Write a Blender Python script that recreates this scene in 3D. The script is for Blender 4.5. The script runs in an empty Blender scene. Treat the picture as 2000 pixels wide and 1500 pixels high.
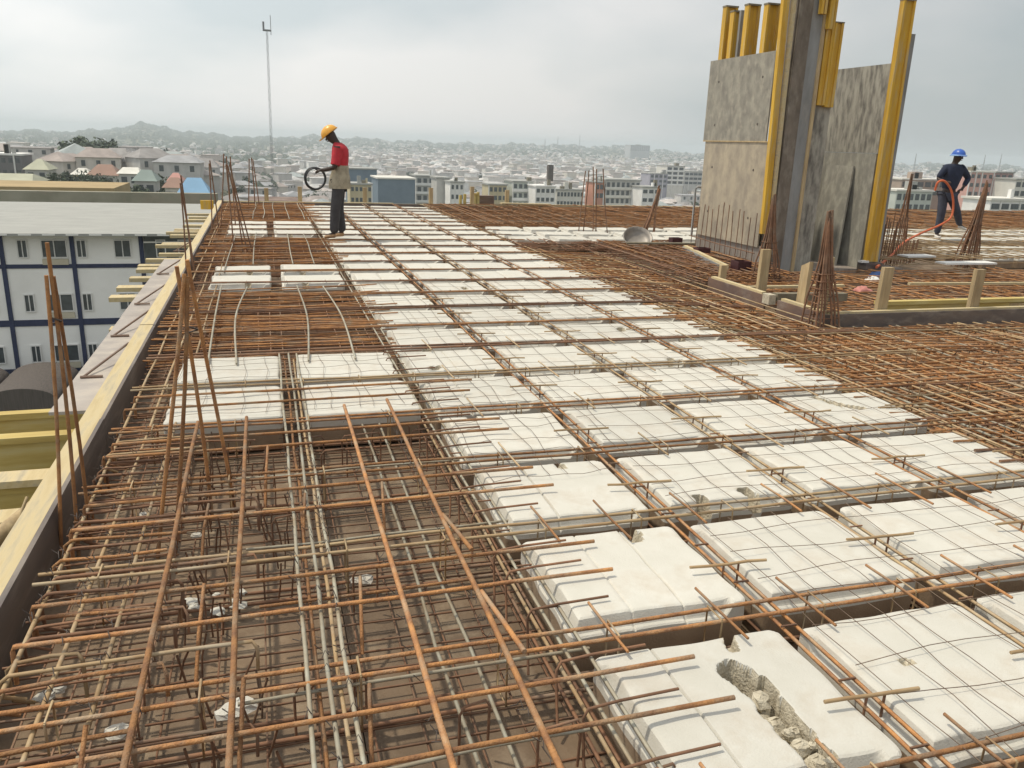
import bpy, math, random
import numpy as np
from mathutils import Vector, Matrix, Euler
random.seed(7); RNG = np.random.default_rng(7)
S = bpy.context.scene
COL = S.collection
# ------------------------------------------------------------------ camera, world, sun, exposure
F_PX, W_PX, H_PX, EYE = 1591.0, 2000.0, 1500.0, 1.55
RC = np.array([[0.9580, 0.0502, -0.2824], [-0.2850, 0.2804, -0.9166], [0.0339, 0.9586, 0.2828]])
XA = np.array([0.958, 0.05, -0.282]); YA = np.array([-0.285, 0.28, -0.917])
def _cd(px, py):
    v = np.array([(px-1000)/F_PX, -(py-750)/F_PX, -1.0]); return v/np.linalg.norm(v)
YA = _cd(506, 264); XA = _cd(6400, 470); XA = XA-YA*XA.dot(YA); XA /= np.linalg.norm(XA)
ZA = np.cross(XA, YA); RC = np.array([XA, YA, ZA])
cam_d = bpy.data.cameras.new("camera"); cam = bpy.data.objects.new("camera", cam_d); COL.objects.link(cam)
cam.matrix_world = Matrix([list(RC[0])+[0], list(RC[1])+[0], list(RC[2])+[EYE], [0, 0, 0, 1]])
cam_d.sensor_width = 36.0; cam_d.lens = F_PX/W_PX*36.0
cam_d.clip_start = 0.05; cam_d.clip_end = 30000.0
S.camera = cam
def ray(px, py): return RC @ np.array([(px-1000)/F_PX, -(py-750)/F_PX, -1.0])
def at_y(px, py, y):
    """point of the place that lies y metres ahead, read off the photograph"""
    d = ray(px, py); return np.array([0, 0, EYE])+d*(y/d[1])
SUN_AZ = (-0.40, 0.20); SUN_EL = 64.0
world = bpy.data.worlds.new("World"); S.world = world; world.use_nodes = True
nt = world.node_tree; nt.nodes.clear()
def N(t, **k):
    n = nt.nodes.new(t)
    for a, b in k.items(): setattr(n, a, b)
    return n
out = N('ShaderNodeOutputWorld'); bg = N('ShaderNodeBackground'); bg.inputs['Strength'].default_value = 0.10
sky = N('ShaderNodeTexSky', sky_type='NISHITA', sun_disc=False)
sky.sun_elevation = math.radians(SUN_EL); sky.sun_rotation = math.atan2(SUN_AZ[0], SUN_AZ[1])
sky.air_density = 1.2; sky.dust_density = 3.0; sky.altitude = 200
tc = N('ShaderNodeTexCoord'); mp = N('ShaderNodeMapping'); mp.inputs['Scale'].default_value = (1.0, 1.0, 2.6)
mp.inputs['Location'].default_value = (6.6, 6.1, 2.4)
nz = N('ShaderNodeTexNoise'); nz.inputs['Scale'].default_value = 1.7; nz.inputs['Detail'].default_value = 5; nz.inputs['Roughness'].default_value = 0.5
rmp = N('ShaderNodeValToRGB')
rmp.color_ramp.elements[0].position = 0.40; rmp.color_ramp.elements[0].color = (4.5, 4.87, 4.95, 1)
rmp.color_ramp.elements[1].position = 0.60; rmp.color_ramp.elements[1].color = (6.4, 6.3, 6.15, 1)
# the thin cloud is brighter towards the sun's side of the sky
dot = N('ShaderNodeVectorMath', operation='DOT_PRODUCT'); dot.inputs[1].default_value = (-0.92, 0.15, 0.36)
mr = N('ShaderNodeMapRange'); mr.inputs['From Min'].default_value = -1; mr.inputs['From Max'].default_value = 1
mr.inputs['To Min'].default_value = 0.55; mr.inputs['To Max'].default_value = 1.68
mul = N('ShaderNodeMix', data_type='RGBA', blend_type='MULTIPLY'); mul.inputs[0].default_value = 1.0
mixs = N('ShaderNodeMix', data_type='RGBA'); mixs.inputs[0].default_value = 0.86
L = nt.links.new
L(tc.outputs['Generated'], mp.inputs['Vector']); L(mp.outputs[0], nz.inputs['Vector']); L(nz.outputs['Fac'], rmp.inputs[0])
L(tc.outputs['Generated'], dot.inputs[0]); L(dot.outputs['Value'], mr.inputs['Value'])
L(rmp.outputs[0], mul.inputs[6]); L(mr.outputs[0], mul.inputs[7])
L(sky.outputs[0], mixs.inputs[6]); L(mul.outputs[2], mixs.inputs[7]); L(mixs.outputs[2], bg.inputs['Color']); L(bg.outputs[0], out.inputs[0])
sd = bpy.data.lights.new("sun", 'SUN'); sd.energy = 2.1; sd.angle = math.radians(2.2); sd.color = (1.0, 0.91, 0.74)
sun = bpy.data.objects.new("sun", sd); COL.objects.link(sun)
_a = Vector((SUN_AZ[0], SUN_AZ[1], 0)).normalized()*math.cos(math.radians(SUN_EL)); _a.z = math.sin(math.radians(SUN_EL))
sun.rotation_euler = (-_a).to_track_quat('-Z', 'Y').to_euler()
S.view_settings.view_transform = 'Standard'; S.view_settings.look = 'None'
S.view_settings.exposure = 0.38; S.view_settings.gamma = 1.0; S.view_settings.use_curve_mapping = False
S.cycles.max_bounces = 6; S.cycles.volume_bounces = 1; S.cycles.transparent_max_bounces = 8

# ------------------------------------------------------------------ materials
def mat(name, base, rough=0.85, var=0.0, scale=6.0, stretch=(1, 1, 1), c2=None, bump=0.0, bscale=40.0, rnd=0.0, metal=0.0, stain=None, sscale=1.5, samt=0.5, detail=5.0, coord='Object', ramp=(0.35, 0.65)):
    """noise between base and c2, an optional second, larger stain colour, per-object shift and fine relief"""
    m = bpy.data.materials.new(name); m.use_nodes = True
    t = m.node_tree; b = t.nodes['Principled BSDF']; b.inputs['Roughness'].default_value = rough; b.inputs['Metallic'].default_value = metal
    co = t.nodes.new('ShaderNodeTexCoord'); mpn = t.nodes.new('ShaderNodeMapping'); mpn.inputs['Scale'].default_value = stretch
    t.links.new(co.outputs[coord], mpn.inputs['Vector'])
    cur = None
    c2 = c2 or tuple(min(1, max(0, c*(1-var))) for c in base)
    n = t.nodes.new('ShaderNodeTexNoise'); n.inputs['Scale'].default_value = scale; n.inputs['Detail'].default_value = detail; n.inputs['Roughness'].default_value = 0.6
    t.links.new(mpn.outputs[0], n.inputs['Vector'])
    r = t.nodes.new('ShaderNodeValToRGB')
    r.color_ramp.elements[0].position = ramp[0]; r.color_ramp.elements[1].position = ramp[1]
    r.color_ramp.elements[0].color = (*c2, 1); r.color_ramp.elements[1].color = (*base, 1)
    t.links.new(n.outputs['Fac'], r.inputs[0]); cur = r.outputs[0]
    if stain:
        n2 = t.nodes.new('ShaderNodeTexNoise'); n2.inputs['Scale'].default_value = sscale; n2.inputs['Detail'].default_value = 7; n2.inputs['Roughness'].default_value = 0.65
        t.links.new(mpn.outputs[0], n2.inputs['Vector'])
        r2 = t.nodes.new('ShaderNodeValToRGB'); r2.color_ramp.elements[0].position = 0.5; r2.color_ramp.elements[1].position = 0.68
        r2.color_ramp.elements[0].color = (0, 0, 0, 1); r2.color_ramp.elements[1].color = (samt, samt, samt, 1)
        t.links.new(n2.outputs['Fac'], r2.inputs[0])
        mx = t.nodes.new('ShaderNodeMix'); mx.data_type = 'RGBA'; mx.inputs[7].default_value = (*stain, 1)
        t.links.new(r2.outputs[0], mx.inputs[0]); t.links.new(cur, mx.inputs[6]); cur = mx.outputs[2]
    if rnd:
        oi = t.nodes.new('ShaderNodeObjectInfo'); mrn = t.nodes.new('ShaderNodeMapRange'); mrn.inputs['To Min'].default_value = 1-rnd; mrn.inputs['To Max'].default_value = 1+rnd
        t.links.new(oi.outputs['Random'], mrn.inputs['Value'])
        hs = t.nodes.new('ShaderNodeHueSaturation'); t.links.new(mrn.outputs[0], hs.inputs['Value']); t.links.new(cur, hs.inputs['Color']); cur = hs.outputs[0]
    t.links.new(cur, b.inputs['Base Color'])
    if bump:
        n3 = t.nodes.new('ShaderNodeTexNoise'); n3.inputs['Scale'].default_value = bscale; n3.inputs['Detail'].default_value = 4
        t.links.new(mpn.outputs[0], n3.inputs['Vector'])
        bp = t.nodes.new('ShaderNodeBump'); bp.inputs['Strength'].default_value = bump; bp.inputs['Distance'].default_value = 0.01
        t.links.new(n3.outputs['Fac'], bp.inputs['Height']); t.links.new(bp.outputs[0], b.inputs['Normal'])
    return m
M = {}
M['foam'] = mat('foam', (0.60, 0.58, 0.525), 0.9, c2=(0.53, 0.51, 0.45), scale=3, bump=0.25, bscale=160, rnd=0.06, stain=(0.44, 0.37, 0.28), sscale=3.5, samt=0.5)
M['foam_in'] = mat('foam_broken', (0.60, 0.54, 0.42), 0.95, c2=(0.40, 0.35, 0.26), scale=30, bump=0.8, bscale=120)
M['foam_low'] = mat('brown_foam_side', (0.36, 0.27, 0.185), 0.95, c2=(0.27, 0.195, 0.13), scale=5, stain=(0.46, 0.38, 0.28), sscale=4, samt=0.6, bump=0.25, bscale=120)  # lower sides of the foam blocks, browner and darker than their tops
M['rust'] = mat('rust', (0.43, 0.205, 0.072), 0.75, c2=(0.235, 0.11, 0.05), scale=14, rnd=0.30, stain=(0.33, 0.27, 0.19), sscale=5, samt=0.75, bump=0.6, bscale=150)
M['rust_dark'] = mat('rust_dark', (0.255, 0.13, 0.070), 0.85, c2=(0.15, 0.08, 0.048), scale=10, rnd=0.25, stain=(0.25, 0.21, 0.16), sscale=3, samt=0.6)
M['rust_pale'] = mat('rust_pale', (0.42, 0.31, 0.175), 0.7, c2=(0.31, 0.19, 0.09), scale=8, rnd=0.22, stain=(0.42, 0.38, 0.30), sscale=3, samt=0.6)
M['bar_grey'] = mat('bar_grey', (0.36, 0.35, 0.285), 0.6, c2=(0.27, 0.21, 0.135), scale=7, rnd=0.15, metal=0.1)
M['wire'] = mat('wire', (0.20, 0.145, 0.10), 0.8, c2=(0.12, 0.08, 0.06), scale=9)
M['tie'] = mat('tie_wire', (0.10, 0.08, 0.07), 0.7, 0.3)
M['ply'] = mat('form_plywood', (0.205, 0.14, 0.085), 0.75, c2=(0.125, 0.086, 0.055), scale=2.4, rnd=0.12, stain=(0.32, 0.25, 0.17), sscale=4.0, samt=0.7, bump=0.25, bscale=60)
M['ply_dark'] = mat('dark_film_plywood', (0.16, 0.125, 0.10), 0.6, c2=(0.10, 0.085, 0.08), scale=3, stretch=(1, 0.4, 3), stain=(0.28, 0.24, 0.20), sscale=4, samt=0.6)
M['ply_brown'] = mat('brown_film_plywood', (0.19, 0.12, 0.085), 0.7, c2=(0.13, 0.085, 0.07), scale=3, stretch=(1, 1, 2.5), stain=(0.33, 0.28, 0.24), sscale=2.5, samt=0.6)
M['ply_mauve'] = mat('worn_walkway_plywood', (0.40, 0.36, 0.33), 0.8, c2=(0.32, 0.285, 0.26), scale=2, stain=(0.52, 0.46, 0.38), sscale=4, samt=0.5)
M['lumber'] = mat('pale_lumber', (0.60, 0.50, 0.30), 0.8, c2=(0.47, 0.37, 0.20), scale=3, stretch=(6, 0.6, 6), rnd=0.1, stain=(0.33, 0.285, 0.21), sscale=3.0, samt=0.85)
M['lumber_post'] = mat('weathered_lumber', (0.50, 0.385, 0.22), 0.85, c2=(0.36, 0.26, 0.14), scale=5, stretch=(5, 5, 0.6), rnd=0.12, stain=(0.27, 0.21, 0.14), sscale=4, samt=0.5)
M['yellow'] = mat('yellow_timber_beam', (0.66, 0.40, 0.04), 0.65, c2=(0.50, 0.28, 0.03), scale=3, stretch=(4, 4, 0.5), rnd=0.08, stain=(0.46, 0.37, 0.20), sscale=4, samt=0.8)
M['yellow_worn'] = mat('worn_yellow_beam', (0.58, 0.46, 0.16), 0.75, c2=(0.44, 0.32, 0.10), scale=3, stretch=(0.5, 4, 4), stain=(0.55, 0.48, 0.28), sscale=3, samt=0.6)
M['cap'] = mat('beam_end_cap', (0.24, 0.21, 0.15), 0.8, 0.3)
M['conc_panel'] = mat('cement_stained_panel', (0.32, 0.30, 0.25), 0.85, c2=(0.205, 0.19, 0.165), scale=3.6, stretch=(1.6, 1.6, 1.1), stain=(0.43, 0.395, 0.32), sscale=4, samt=0.7, bump=0.15, bscale=20)
M['conc_warm'] = mat('warm_stained_panel', (0.42, 0.36, 0.27), 0.85, c2=(0.29, 0.25, 0.20), scale=3.2, stretch=(1.6, 1.6, 1.1), stain=(0.52, 0.44, 0.32), sscale=2.5, samt=0.7)
M['conc_streak'] = mat('streaked_concrete', (0.36, 0.34, 0.29), 0.9, c2=(0.14, 0.13, 0.115), scale=4.5, stretch=(3, 3, 0.85), stain=(0.44, 0.415, 0.35), sscale=2.2, samt=0.7, ramp=(0.34, 0.60))
M['conc_smooth'] = mat('smooth_concrete', (0.35, 0.335, 0.285), 0.9, c2=(0.25, 0.24, 0.21), scale=4, stretch=(2, 2, 1.0), stain=(0.43, 0.41, 0.35), sscale=4, samt=0.75)
M['conc_kicker'] = mat('kicker_concrete', (0.32, 0.275, 0.235), 0.9, c2=(0.22, 0.185, 0.16), scale=12, stretch=(3, 3, 0.3))
M['steel_blue'] = mat('grey_steel_form', (0.29, 0.295, 0.295), 0.6, c2=(0.20, 0.20, 0.195), scale=3, stretch=(2, 2, 0.6), stain=(0.33, 0.31, 0.28), sscale=4, samt=0.6)
M['board_stain'] = mat('stained_column_board', (0.205, 0.17, 0.135), 0.8, c2=(0.115, 0.095, 0.075), scale=3.5, stretch=(2, 2, 0.8), stain=(0.30, 0.265, 0.22), sscale=4, samt=0.6)
M['skin'] = mat('dark_skin', (0.050, 0.030, 0.022), 0.55, 0.2)
M['red'] = mat('red_cloth', (0.52, 0.030, 0.045), 0.85, 0.25, 12, bump=0.4, bscale=14)
M['khaki'] = mat('khaki_cloth', (0.40, 0.345, 0.25), 0.9, 0.35, 10, bump=0.4, bscale=14)
M['trouser'] = mat('charcoal_trousers', (0.062, 0.058, 0.062), 0.9, 0.3, 10, bump=0.4, bscale=14)
M['navy'] = mat('navy_cloth', (0.022, 0.030, 0.060), 0.9, 0.3, 10, bump=0.4, bscale=14)
M['jean'] = mat('dark_jeans', (0.055, 0.060, 0.085), 0.9, 0.3, 10, bump=0.4, bscale=14)
M['hat_y'] = mat('yellow_hard_hat', (0.80, 0.40, 0.05), 0.35, 0.1)
M['hat_b'] = mat('blue_hard_hat', (0.03, 0.11, 0.45), 0.35, 0.1)
M['hat_w'] = mat('pale_blue_band', (0.35, 0.55, 0.85), 0.5, 0.1)
M['shoe'] = mat('tan_shoe', (0.45, 0.27, 0.14), 0.8, 0.3); M['shoe_w'] = mat('white_shoe', (0.70, 0.66, 0.60), 0.8, 0.2)
M['black'] = mat('black_rubber', (0.035, 0.038, 0.042), 0.5, 0.3); M['orange'] = mat('orange_hose', (0.62, 0.14, 0.05), 0.6, 0.2)
M['basin'] = mat('grey_basin', (0.30, 0.27, 0.24), 0.5, 0.3, metal=0.3); M['white'] = mat('white_paint', (0.74, 0.73, 0.70), 0.7, 0.1, 4)
M['pink'] = mat('pink_cloth', (0.62, 0.26, 0.22), 0.9, 0.3); M['bluecloth'] = mat('blue_cloth', (0.07, 0.12, 0.28), 0.9, 0.3)
M['redblack'] = mat('dark_red_box', (0.07, 0.020, 0.022), 0.6, 0.3)
M['facade'] = mat('white_render_wall', (0.86, 0.85, 0.81), 0.9, c2=(0.81, 0.80, 0.76), scale=0.6, stain=(0.70, 0.69, 0.65), sscale=0.8, samt=0.3)
M['bluepaint'] = mat('blue_paint', (0.035, 0.045, 0.095), 0.8, 0.25, 2); M['glass'] = mat('window_glass', (0.10, 0.115, 0.12), 0.2, 0.4, 1.5)
M['roofgrey'] = mat('grey_sheet_roof', (0.35, 0.35, 0.325), 0.75, c2=(0.30, 0.30, 0.28), scale=0.5, stretch=(1, 3, 1), stain=(0.40, 0.40, 0.37), sscale=1.2, samt=0.6)
M['mossy'] = mat('mossy_wall', (0.31, 0.29, 0.225), 0.95, c2=(0.22, 0.21, 0.155), scale=0.35, stain=(0.33, 0.26, 0.20), sscale=0.3, samt=0.8)
M['shed'] = mat('dark_brown_sheeting', (0.115, 0.095, 0.085), 0.8, c2=(0.075, 0.065, 0.058), scale=4, stretch=(4, 1, 0.3))
M['beige'] = mat('beige_render', (0.55, 0.50, 0.38), 0.9, 0.15, 0.5)
M['trunk'] = mat('bark', (0.12, 0.085, 0.055), 0.9, 0.3); M['leaf'] = mat('foliage', (0.065, 0.085, 0.045), 0.8, c2=(0.035, 0.05, 0.03), scale=0.6, rnd=0.35)
M['earth'] = mat('earth_and_scrub', (0.15, 0.135, 0.09), 0.95, c2=(0.07, 0.09, 0.05), scale=0.012, stain=(0.26, 0.20, 0.13), sscale=0.03, samt=0.6, detail=9)
M['galv'] = mat('galvanised_lattice', (0.24, 0.24, 0.25), 0.6, 0.1)

# ------------------------------------------------------------------ helpers
def tag(o, label=None, cat=None, group=None, kind=None):
    if label: o['label'] = label
    if cat: o['category'] = cat
    if group: o['group'] = group
    if kind: o['kind'] = kind
    return o
def empty(name, loc, label=None, cat=None, group=None):
    o = bpy.data.objects.new(name, None); o.empty_display_size = 0.2; o.location = loc; COL.objects.link(o)
    return tag(o, label, cat, group)
def link_mesh(name, me, parent=None):
    o = bpy.data.objects.new(name, me); COL.objects.link(o)
    if parent: o.parent = parent
    return o
def abs_loc(p):
    v = Vector((0, 0, 0))
    while p: v += p.location; p = p.parent
    return v
class MB:
    """collects shapes in place coordinates and links them as one mesh object"""
    def __init__(s): s.v = []; s.f = []; s.mi = []; s.smooth = []
    def add(s, vs, fs, mi=0, sm=False):
        o = len(s.v); s.v.extend([tuple(map(float, q)) for q in vs]); s.f.extend([tuple(i+o for i in f) for f in fs]); s.mi += [mi]*len(fs); s.smooth += [sm]*len(fs); return s
    def box(s, a, b, mi=0, mtx=None):
        x0, y0, z0 = a; x1, y1, z1 = b
        vs = [(x0, y0, z0), (x1, y0, z0), (x1, y1, z0), (x0, y1, z0), (x0, y0, z1), (x1, y0, z1), (x1, y1, z1), (x0, y1, z1)]
        if mtx is not None: vs = [tuple(mtx @ Vector(q)) for q in vs]
        return s.add(vs, [(0, 3, 2, 1), (4, 5, 6, 7), (0, 1, 5, 4), (1, 2, 6, 5), (2, 3, 7, 6), (3, 0, 4, 7)], mi)
    def beam(s, p, q, w, h, mi=0, up=(0, 0, 1)):
        """a rectangular stick from p to q, w wide and h deep"""
        p, q = Vector(p), Vector(q); d = (q-p); l = d.length; d.normalize(); u = Vector(up)
        if abs(d.dot(u)) > .95: u = Vector((0, 1, 0))
        sx = d.cross(u).normalized(); uz = sx.cross(d)
        m = Matrix((sx, d, uz)).transposed().to_4x4(); m.translation = p
        return s.box((-w/2, 0, -h/2), (w/2, l, h/2), mi, m)
    def tube(s, pts, r, n=6, mi=0, caps=True, sm=True):
        pts = [Vector(p) for p in pts]; vs = []; fs = []
        u = None
        for i, p in enumerate(pts):
            a = pts[max(0, i-1)]; b = pts[min(len(pts)-1, i+1)]; d = (b-a)
            d = d.normalized() if d.length > 1e-9 else Vector((0, 0, 1))
            if u is None:
                u = d.orthogonal().normalized()
            u = (u-d*u.dot(d)); u = u.normalized() if u.length > 1e-6 else d.orthogonal().normalized()
            w = d.cross(u); rr = r[i] if isinstance(r, (list, tuple)) else r
            for k in range(n):
                t = 2*math.pi*k/n; vs.append(p+(u*math.cos(t)+w*math.sin(t))*rr)
        m = len(pts)
        for i in range(m-1):
            for k in range(n):
                fs.append((i*n+k, i*n+(k+1) % n, (i+1)*n+(k+1) % n, (i+1)*n+k))
        s.add(vs, fs, mi, sm)
        if caps: s.add(vs[:n], [tuple(range(n-1, -1, -1))], mi); s.add(vs[-n:], [tuple(range(n))], mi)
        return s
    def build(s, name, mats, parent=None, loc=None):
        me = bpy.data.meshes.new(name)
        off = abs_loc(parent) if parent else (Vector(loc) if loc else Vector((0, 0, 0)))
        me.from_pydata([tuple(Vector(q)-off) for q in s.v], [], s.f)
        for m in (mats if isinstance(mats, (list, tuple)) else [mats]): me.materials.append(m)
        me.polygons.foreach_set('material_index', s.mi); me.polygons.foreach_set('use_smooth', s.smooth)
        o = link_mesh(name, me, parent)
        if loc and not parent: o.location = loc
        return o
def bent(p, q, step=0.35, j=0.004, sag=0.0):
    """a not quite straight bar"""
    p, q = Vector(p), Vector(q); l = (q-p).length; n = max(2, int(l/step)+1)
    out_ = []
    for i in range(n+1):
        t = i/n; c = p.lerp(q, t); e = 1.0 if 0 < i < n else 0.3
        out_.append(c+Vector((random.gauss(0, j), random.gauss(0, j), random.gauss(0, j)-sag*4*t*(1-t)))*e)
    return out_
def smooth(hp, k=5):
    hp = [Vector(q) for q in hp]; o = []
    for i in range(len(hp)-1):
        p0, p1, p2, p3 = hp[max(0, i-1)], hp[i], hp[i+1], hp[min(len(hp)-1, i+2)]
        for j in range(k):
            t = j/k; o.append(.5*((2*p1)+(-p0+p2)*t+(2*p0-5*p1+4*p2-p3)*t*t+(-p0+3*p1-3*p2+p3)*t**3))
    return o+[hp[-1]]
TENS = ['', '', 'twenty', 'thirty', 'forty', 'fifty', 'sixty', 'seventy', 'eighty', 'ninety']
def nth(i):
    i += 1
    if i == 1: return 'nearest'
    if i <= 20: return ORD[i-1]
    t, u = divmod(i, 10)
    return (TENS[t][:-1]+'ieth') if u == 0 else TENS[t]+' '+['', 'first', 'second', 'third', 'fourth', 'fifth', 'sixth', 'seventh', 'eighth', 'ninth'][u]
def lth(i): return 'leftmost' if i == 0 else (nth(i)+' from the left')
def sstep(a, b, x):
    t = np.clip((x-a)/(b-a), 0, 1); return t*t*(3-2*t)
ORD = ['front', 'second', 'third', 'fourth', 'fifth', 'sixth', 'seventh', 'eighth', 'ninth', 'tenth', 'eleventh', 'twelfth', 'thirteenth', 'fourteenth', 'fifteenth', 'sixteenth', 'seventeenth', 'eighteenth', 'nineteenth', 'twentieth']
ZF = -0.22      # top of the plywood deck; foam tops are at 0
# ------------------------------------------------------------------ ground, haze
EXY = [(-25, -8), (-15, -6), (-11, -3), (-9, 0), (-7, 14), (-5, 6), (-3, 0), (0, -3), (4, 4), (8, 0), (14, -1), (18, 2), (22, 2), (24, 3), (26, -1), (30, -4), (36, -7), (40, -9), (46, -6), (60, -8)]
def terrain(x, y):
    x = np.asarray(x, float); y = np.asarray(y, float)
    d = np.hypot(x, y); az = np.degrees(np.arctan2(x, y))
    left = sstep(3, -6, az); hl = -13-23*sstep(200, 1500, d)
    h = -36+(hl+36)*left
    h = h+(-17+36)*0*d
    near = sstep(70, 20, d); h = h*(1-near)+(-17.0)*near
    off = np.interp(az, [a for a, b in EXY], [b for a, b in EXY])
    wob = 1.6*np.sin(az*1.9+1)+1.2*np.sin(az*4.3)+.8*np.sin(az*9.1+2)
    top = EYE+(off*1.0+wob-2)/1591*4600
    rise = sstep(1800, 4600, d)**1.3
    mid = np.exp(-((d-2600)/500)**2)*(8+10*np.sin(az*0.7+.6))*np.clip(rise*6, 0, 1)
    h = h*(1-rise)+top*rise+mid*0.5
    return h
azs = np.radians(np.concatenate([np.linspace(-180, -40, 15), np.linspace(-36, 70, 240), np.linspace(76, 170, 10)]))
rs = np.concatenate([[0.5], np.geomspace(15, 4600, 70), [5200, 6200, 7000]])
A_, R_ = np.meshgrid(azs, rs)
gx, gy = (R_*np.sin(A_)), (R_*np.cos(A_)); gz = terrain(gx, gy)
back = sstep(4600, 5200, R_); gz = gz*(1-back)+(gz-60)*back
na = len(azs); nr = len(rs); fs = []
for i in range(nr-1):
    for k in range(na):
        k2 = (k+1) % na; fs.append((i*na+k, (i+1)*na+k, (i+1)*na+k2, i*na+k2))
gme = bpy.data.meshes.new('ground'); gme.from_pydata(np.stack([gx.ravel(), gy.ravel(), gz.ravel()], 1).tolist(), [], fs); gme.materials.append(M['earth'])
for p in gme.polygons: p.use_smooth = True
g = tag(link_mesh('ground', gme), kind='structure')
ZMIN, ZMAX = float(gz.min()), float(max(gz.max(), 38))
hz = MB().box((-7600, -7600, ZMIN-2), (7600, 7600, ZMAX+4)).build('haze', [])
hm = bpy.data.materials.new('haze_air'); hm.use_nodes = True; ht = hm.node_tree; ht.nodes.clear()
ho = ht.nodes.new('ShaderNodeOutputMaterial'); hv = ht.nodes.new('ShaderNodeVolumePrincipled')
hv.inputs['Color'].default_value = (0.78, 0.86, 0.92, 1); hv.inputs['Density'].default_value = 0.00028; hv.inputs['Anisotropy'].default_value = 0.2
ht.links.new(hv.outputs[0], ho.inputs['Volume']); hz.data.materials.append(hm); tag(hz, kind='stuff')
# ------------------------------------------------------------------ the deck and its edge formwork
XL, YF = -0.90, 21.2        # inner faces of the left and far edge boards
deck = MB().box((XL-0.12, -3, ZF-0.05), (30, YF+0.1, ZF-0.02)).build('floor', M['ply'])
tag(deck, kind='structure')
sheet = {}
iy = 0; y = -3.0
while y < YF-0.05:
    y1 = min(y+2.44, YF); x = XL-0.1-(0.6 if iy % 2 else 0)
    while x < 29:
        x0 = max(x, XL-0.1); x1 = min(x+1.22, 29.5)
        w, d = round(x1-x0-0.004, 3), round(y1-y-0.005, 3)
        if w > 0.05:
            if (w, d) not in sheet:
                b = MB().box((0, 0, -0.018), (w, d, 0)); me = b.build('plywood_sheet', M['ply'], deck); sheet[(w, d)] = me.data; o = me
            else: o = link_mesh('plywood_sheet', sheet[(w, d)], deck)
            o.location = (x0, y, ZF-random.uniform(0, 0.003)); 
        x += 1.22
    y = y1; iy += 1
body = tag(MB().box((XL+0.25, -2.5, -38), (29, YF-0.25, ZF-0.06)).build('unfinished_building', M['conc_smooth']), 'unfinished concrete building whose top deck carries the reinforcement', 'building')

# left edge: timber beam on edge faced with film plywood on the inside
e = empty('edge_formwork', (XL, 0, 0), 'long plywood edge form with pale timber top running along the left side of the deck', 'formwork')
for k in range(10):
    y0 = -2.6+k*2.44; y1 = min(y0+2.436, YF+0.1)
    if y0 < YF: MB().box((XL-0.02, y0, ZF-0.02), (XL, y1, 0.018+random.uniform(-.006, .004))).build('plywood_sheet', M['ply_dark'], e)
for a, b in ((-2.6, 2.9), (2.905, 7.2), (7.21, 12.0), (12.01, 16.6), (16.61, YF+0.1)):
    MB().box((XL-0.125, a, -0.09), (XL-0.022, b, 0.012+random.uniform(-.004, .004))).build('timber', M['lumber'], e)
e.location = (XL, 0, 0)
# walkway sheet and brackets outside the edge
tag(MB().box((-1.30, 5.25, -0.115), (-1.035, 8.1, -0.095)).build('walkway_board', M['ply_mauve']), 'mauve grey plywood strip lying outside the left edge board, nearest of the two', 'board', 'walkway boards outside the left edge')
tag(MB().box((-1.31, 8.13, -0.12), (-1.035, 11.9, -0.10)).build('walkway_board', M['ply_mauve']), 'mauve grey plywood strip lying outside the left edge board, further of the two', 'board', 'walkway boards outside the left edge')
for i, yy in enumerate((6.35, 7.6, 9.0, 10.9, 13.0)):
    b = MB(); b.tube([(-1.24, yy-0.35, -0.085), (-1.03, yy+0.25, -0.0)], 0.009, 6, sm=False); b.tube([(-1.26, yy-0.36, -0.085), (-1.12, yy-0.36, -0.085)], 0.011, 6, sm=False)
    tag(b.build('edge_bracket', M['ply_brown']), 'thin brown edge bracket on the walkway boards, '+['nearest', 'second', 'third', 'fourth', 'farthest'][i]+' of five', 'bracket', 'brackets along the left edge')
def h20(a, b, name, label, m='yellow_worn', w=0.08, h=0.20, group=None, parent=None, up=(0, 0, 1)):
    """timber I beam from a to b; flanges top and bottom along 'up'"""
    p, q = Vector(a), Vector(b); u = Vector(up); d = (q-p).normalized(); s_ = d.cross(u).normalized()
    r = empty(name, tuple(p), label, 'timber beam', group) if parent is None else parent
    off = h/2-0.02
    f = MB(); f.beam(p+u*off, q+u*off, w, 0.04, up=up); 
    f.build('flange', M[m], r)
    f = MB(); f.beam(p-u*off, q-u*off, w, 0.04, up=up); f.build('flange', M[m], r)
    wb = MB(); wb.beam(p, q, 0.03, h-0.08, up=up); wb.build('web', M[m], r)
    return r
h20((-2.6, 5.83, -0.37), (-1.03, 5.86, -0.37), 'joist', 'yellow joist with rounded end, topmost of the timbers outside the left edge', group='joists outside the left edge')
h20((-2.9, 5.46, -0.46), (-1.03, 5.50, -0.46), 'joist', 'deep yellow joist just below the topmost one outside the left edge', h=0.30, w=0.10, group='joists outside the left edge')
tag(MB().box((-2.9, 4.66, -0.33), (-1.04, 4.82, -0.29)).build('plank', M['lumber']), 'pale plank lying level below the deep yellow joist at the left', 'plank', 'planks outside the left edge')
h20((-2.9, 4.74, -0.46), (-1.03, 4.74, -0.46), 'joist', 'brown yellow joist under the pale plank at the left', h=0.24, group='joists outside the left edge')
tag(MB().box((-2.4, 4.20, -0.36), (-1.04, 4.36, -0.32)).build('plank', M['lumber']), 'pale plank nearest the camera outside the left edge board', 'plank', 'planks outside the left edge')
pl = MB(); pl.tube([(-1.75, 3.2, -0.52), (-1.07, 4.12, -0.17)], 0.042, 10); pl.tube([(-1.18, 3.93, -0.25), (-1.13, 4.02, -0.12)], 0.008, 5)
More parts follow.
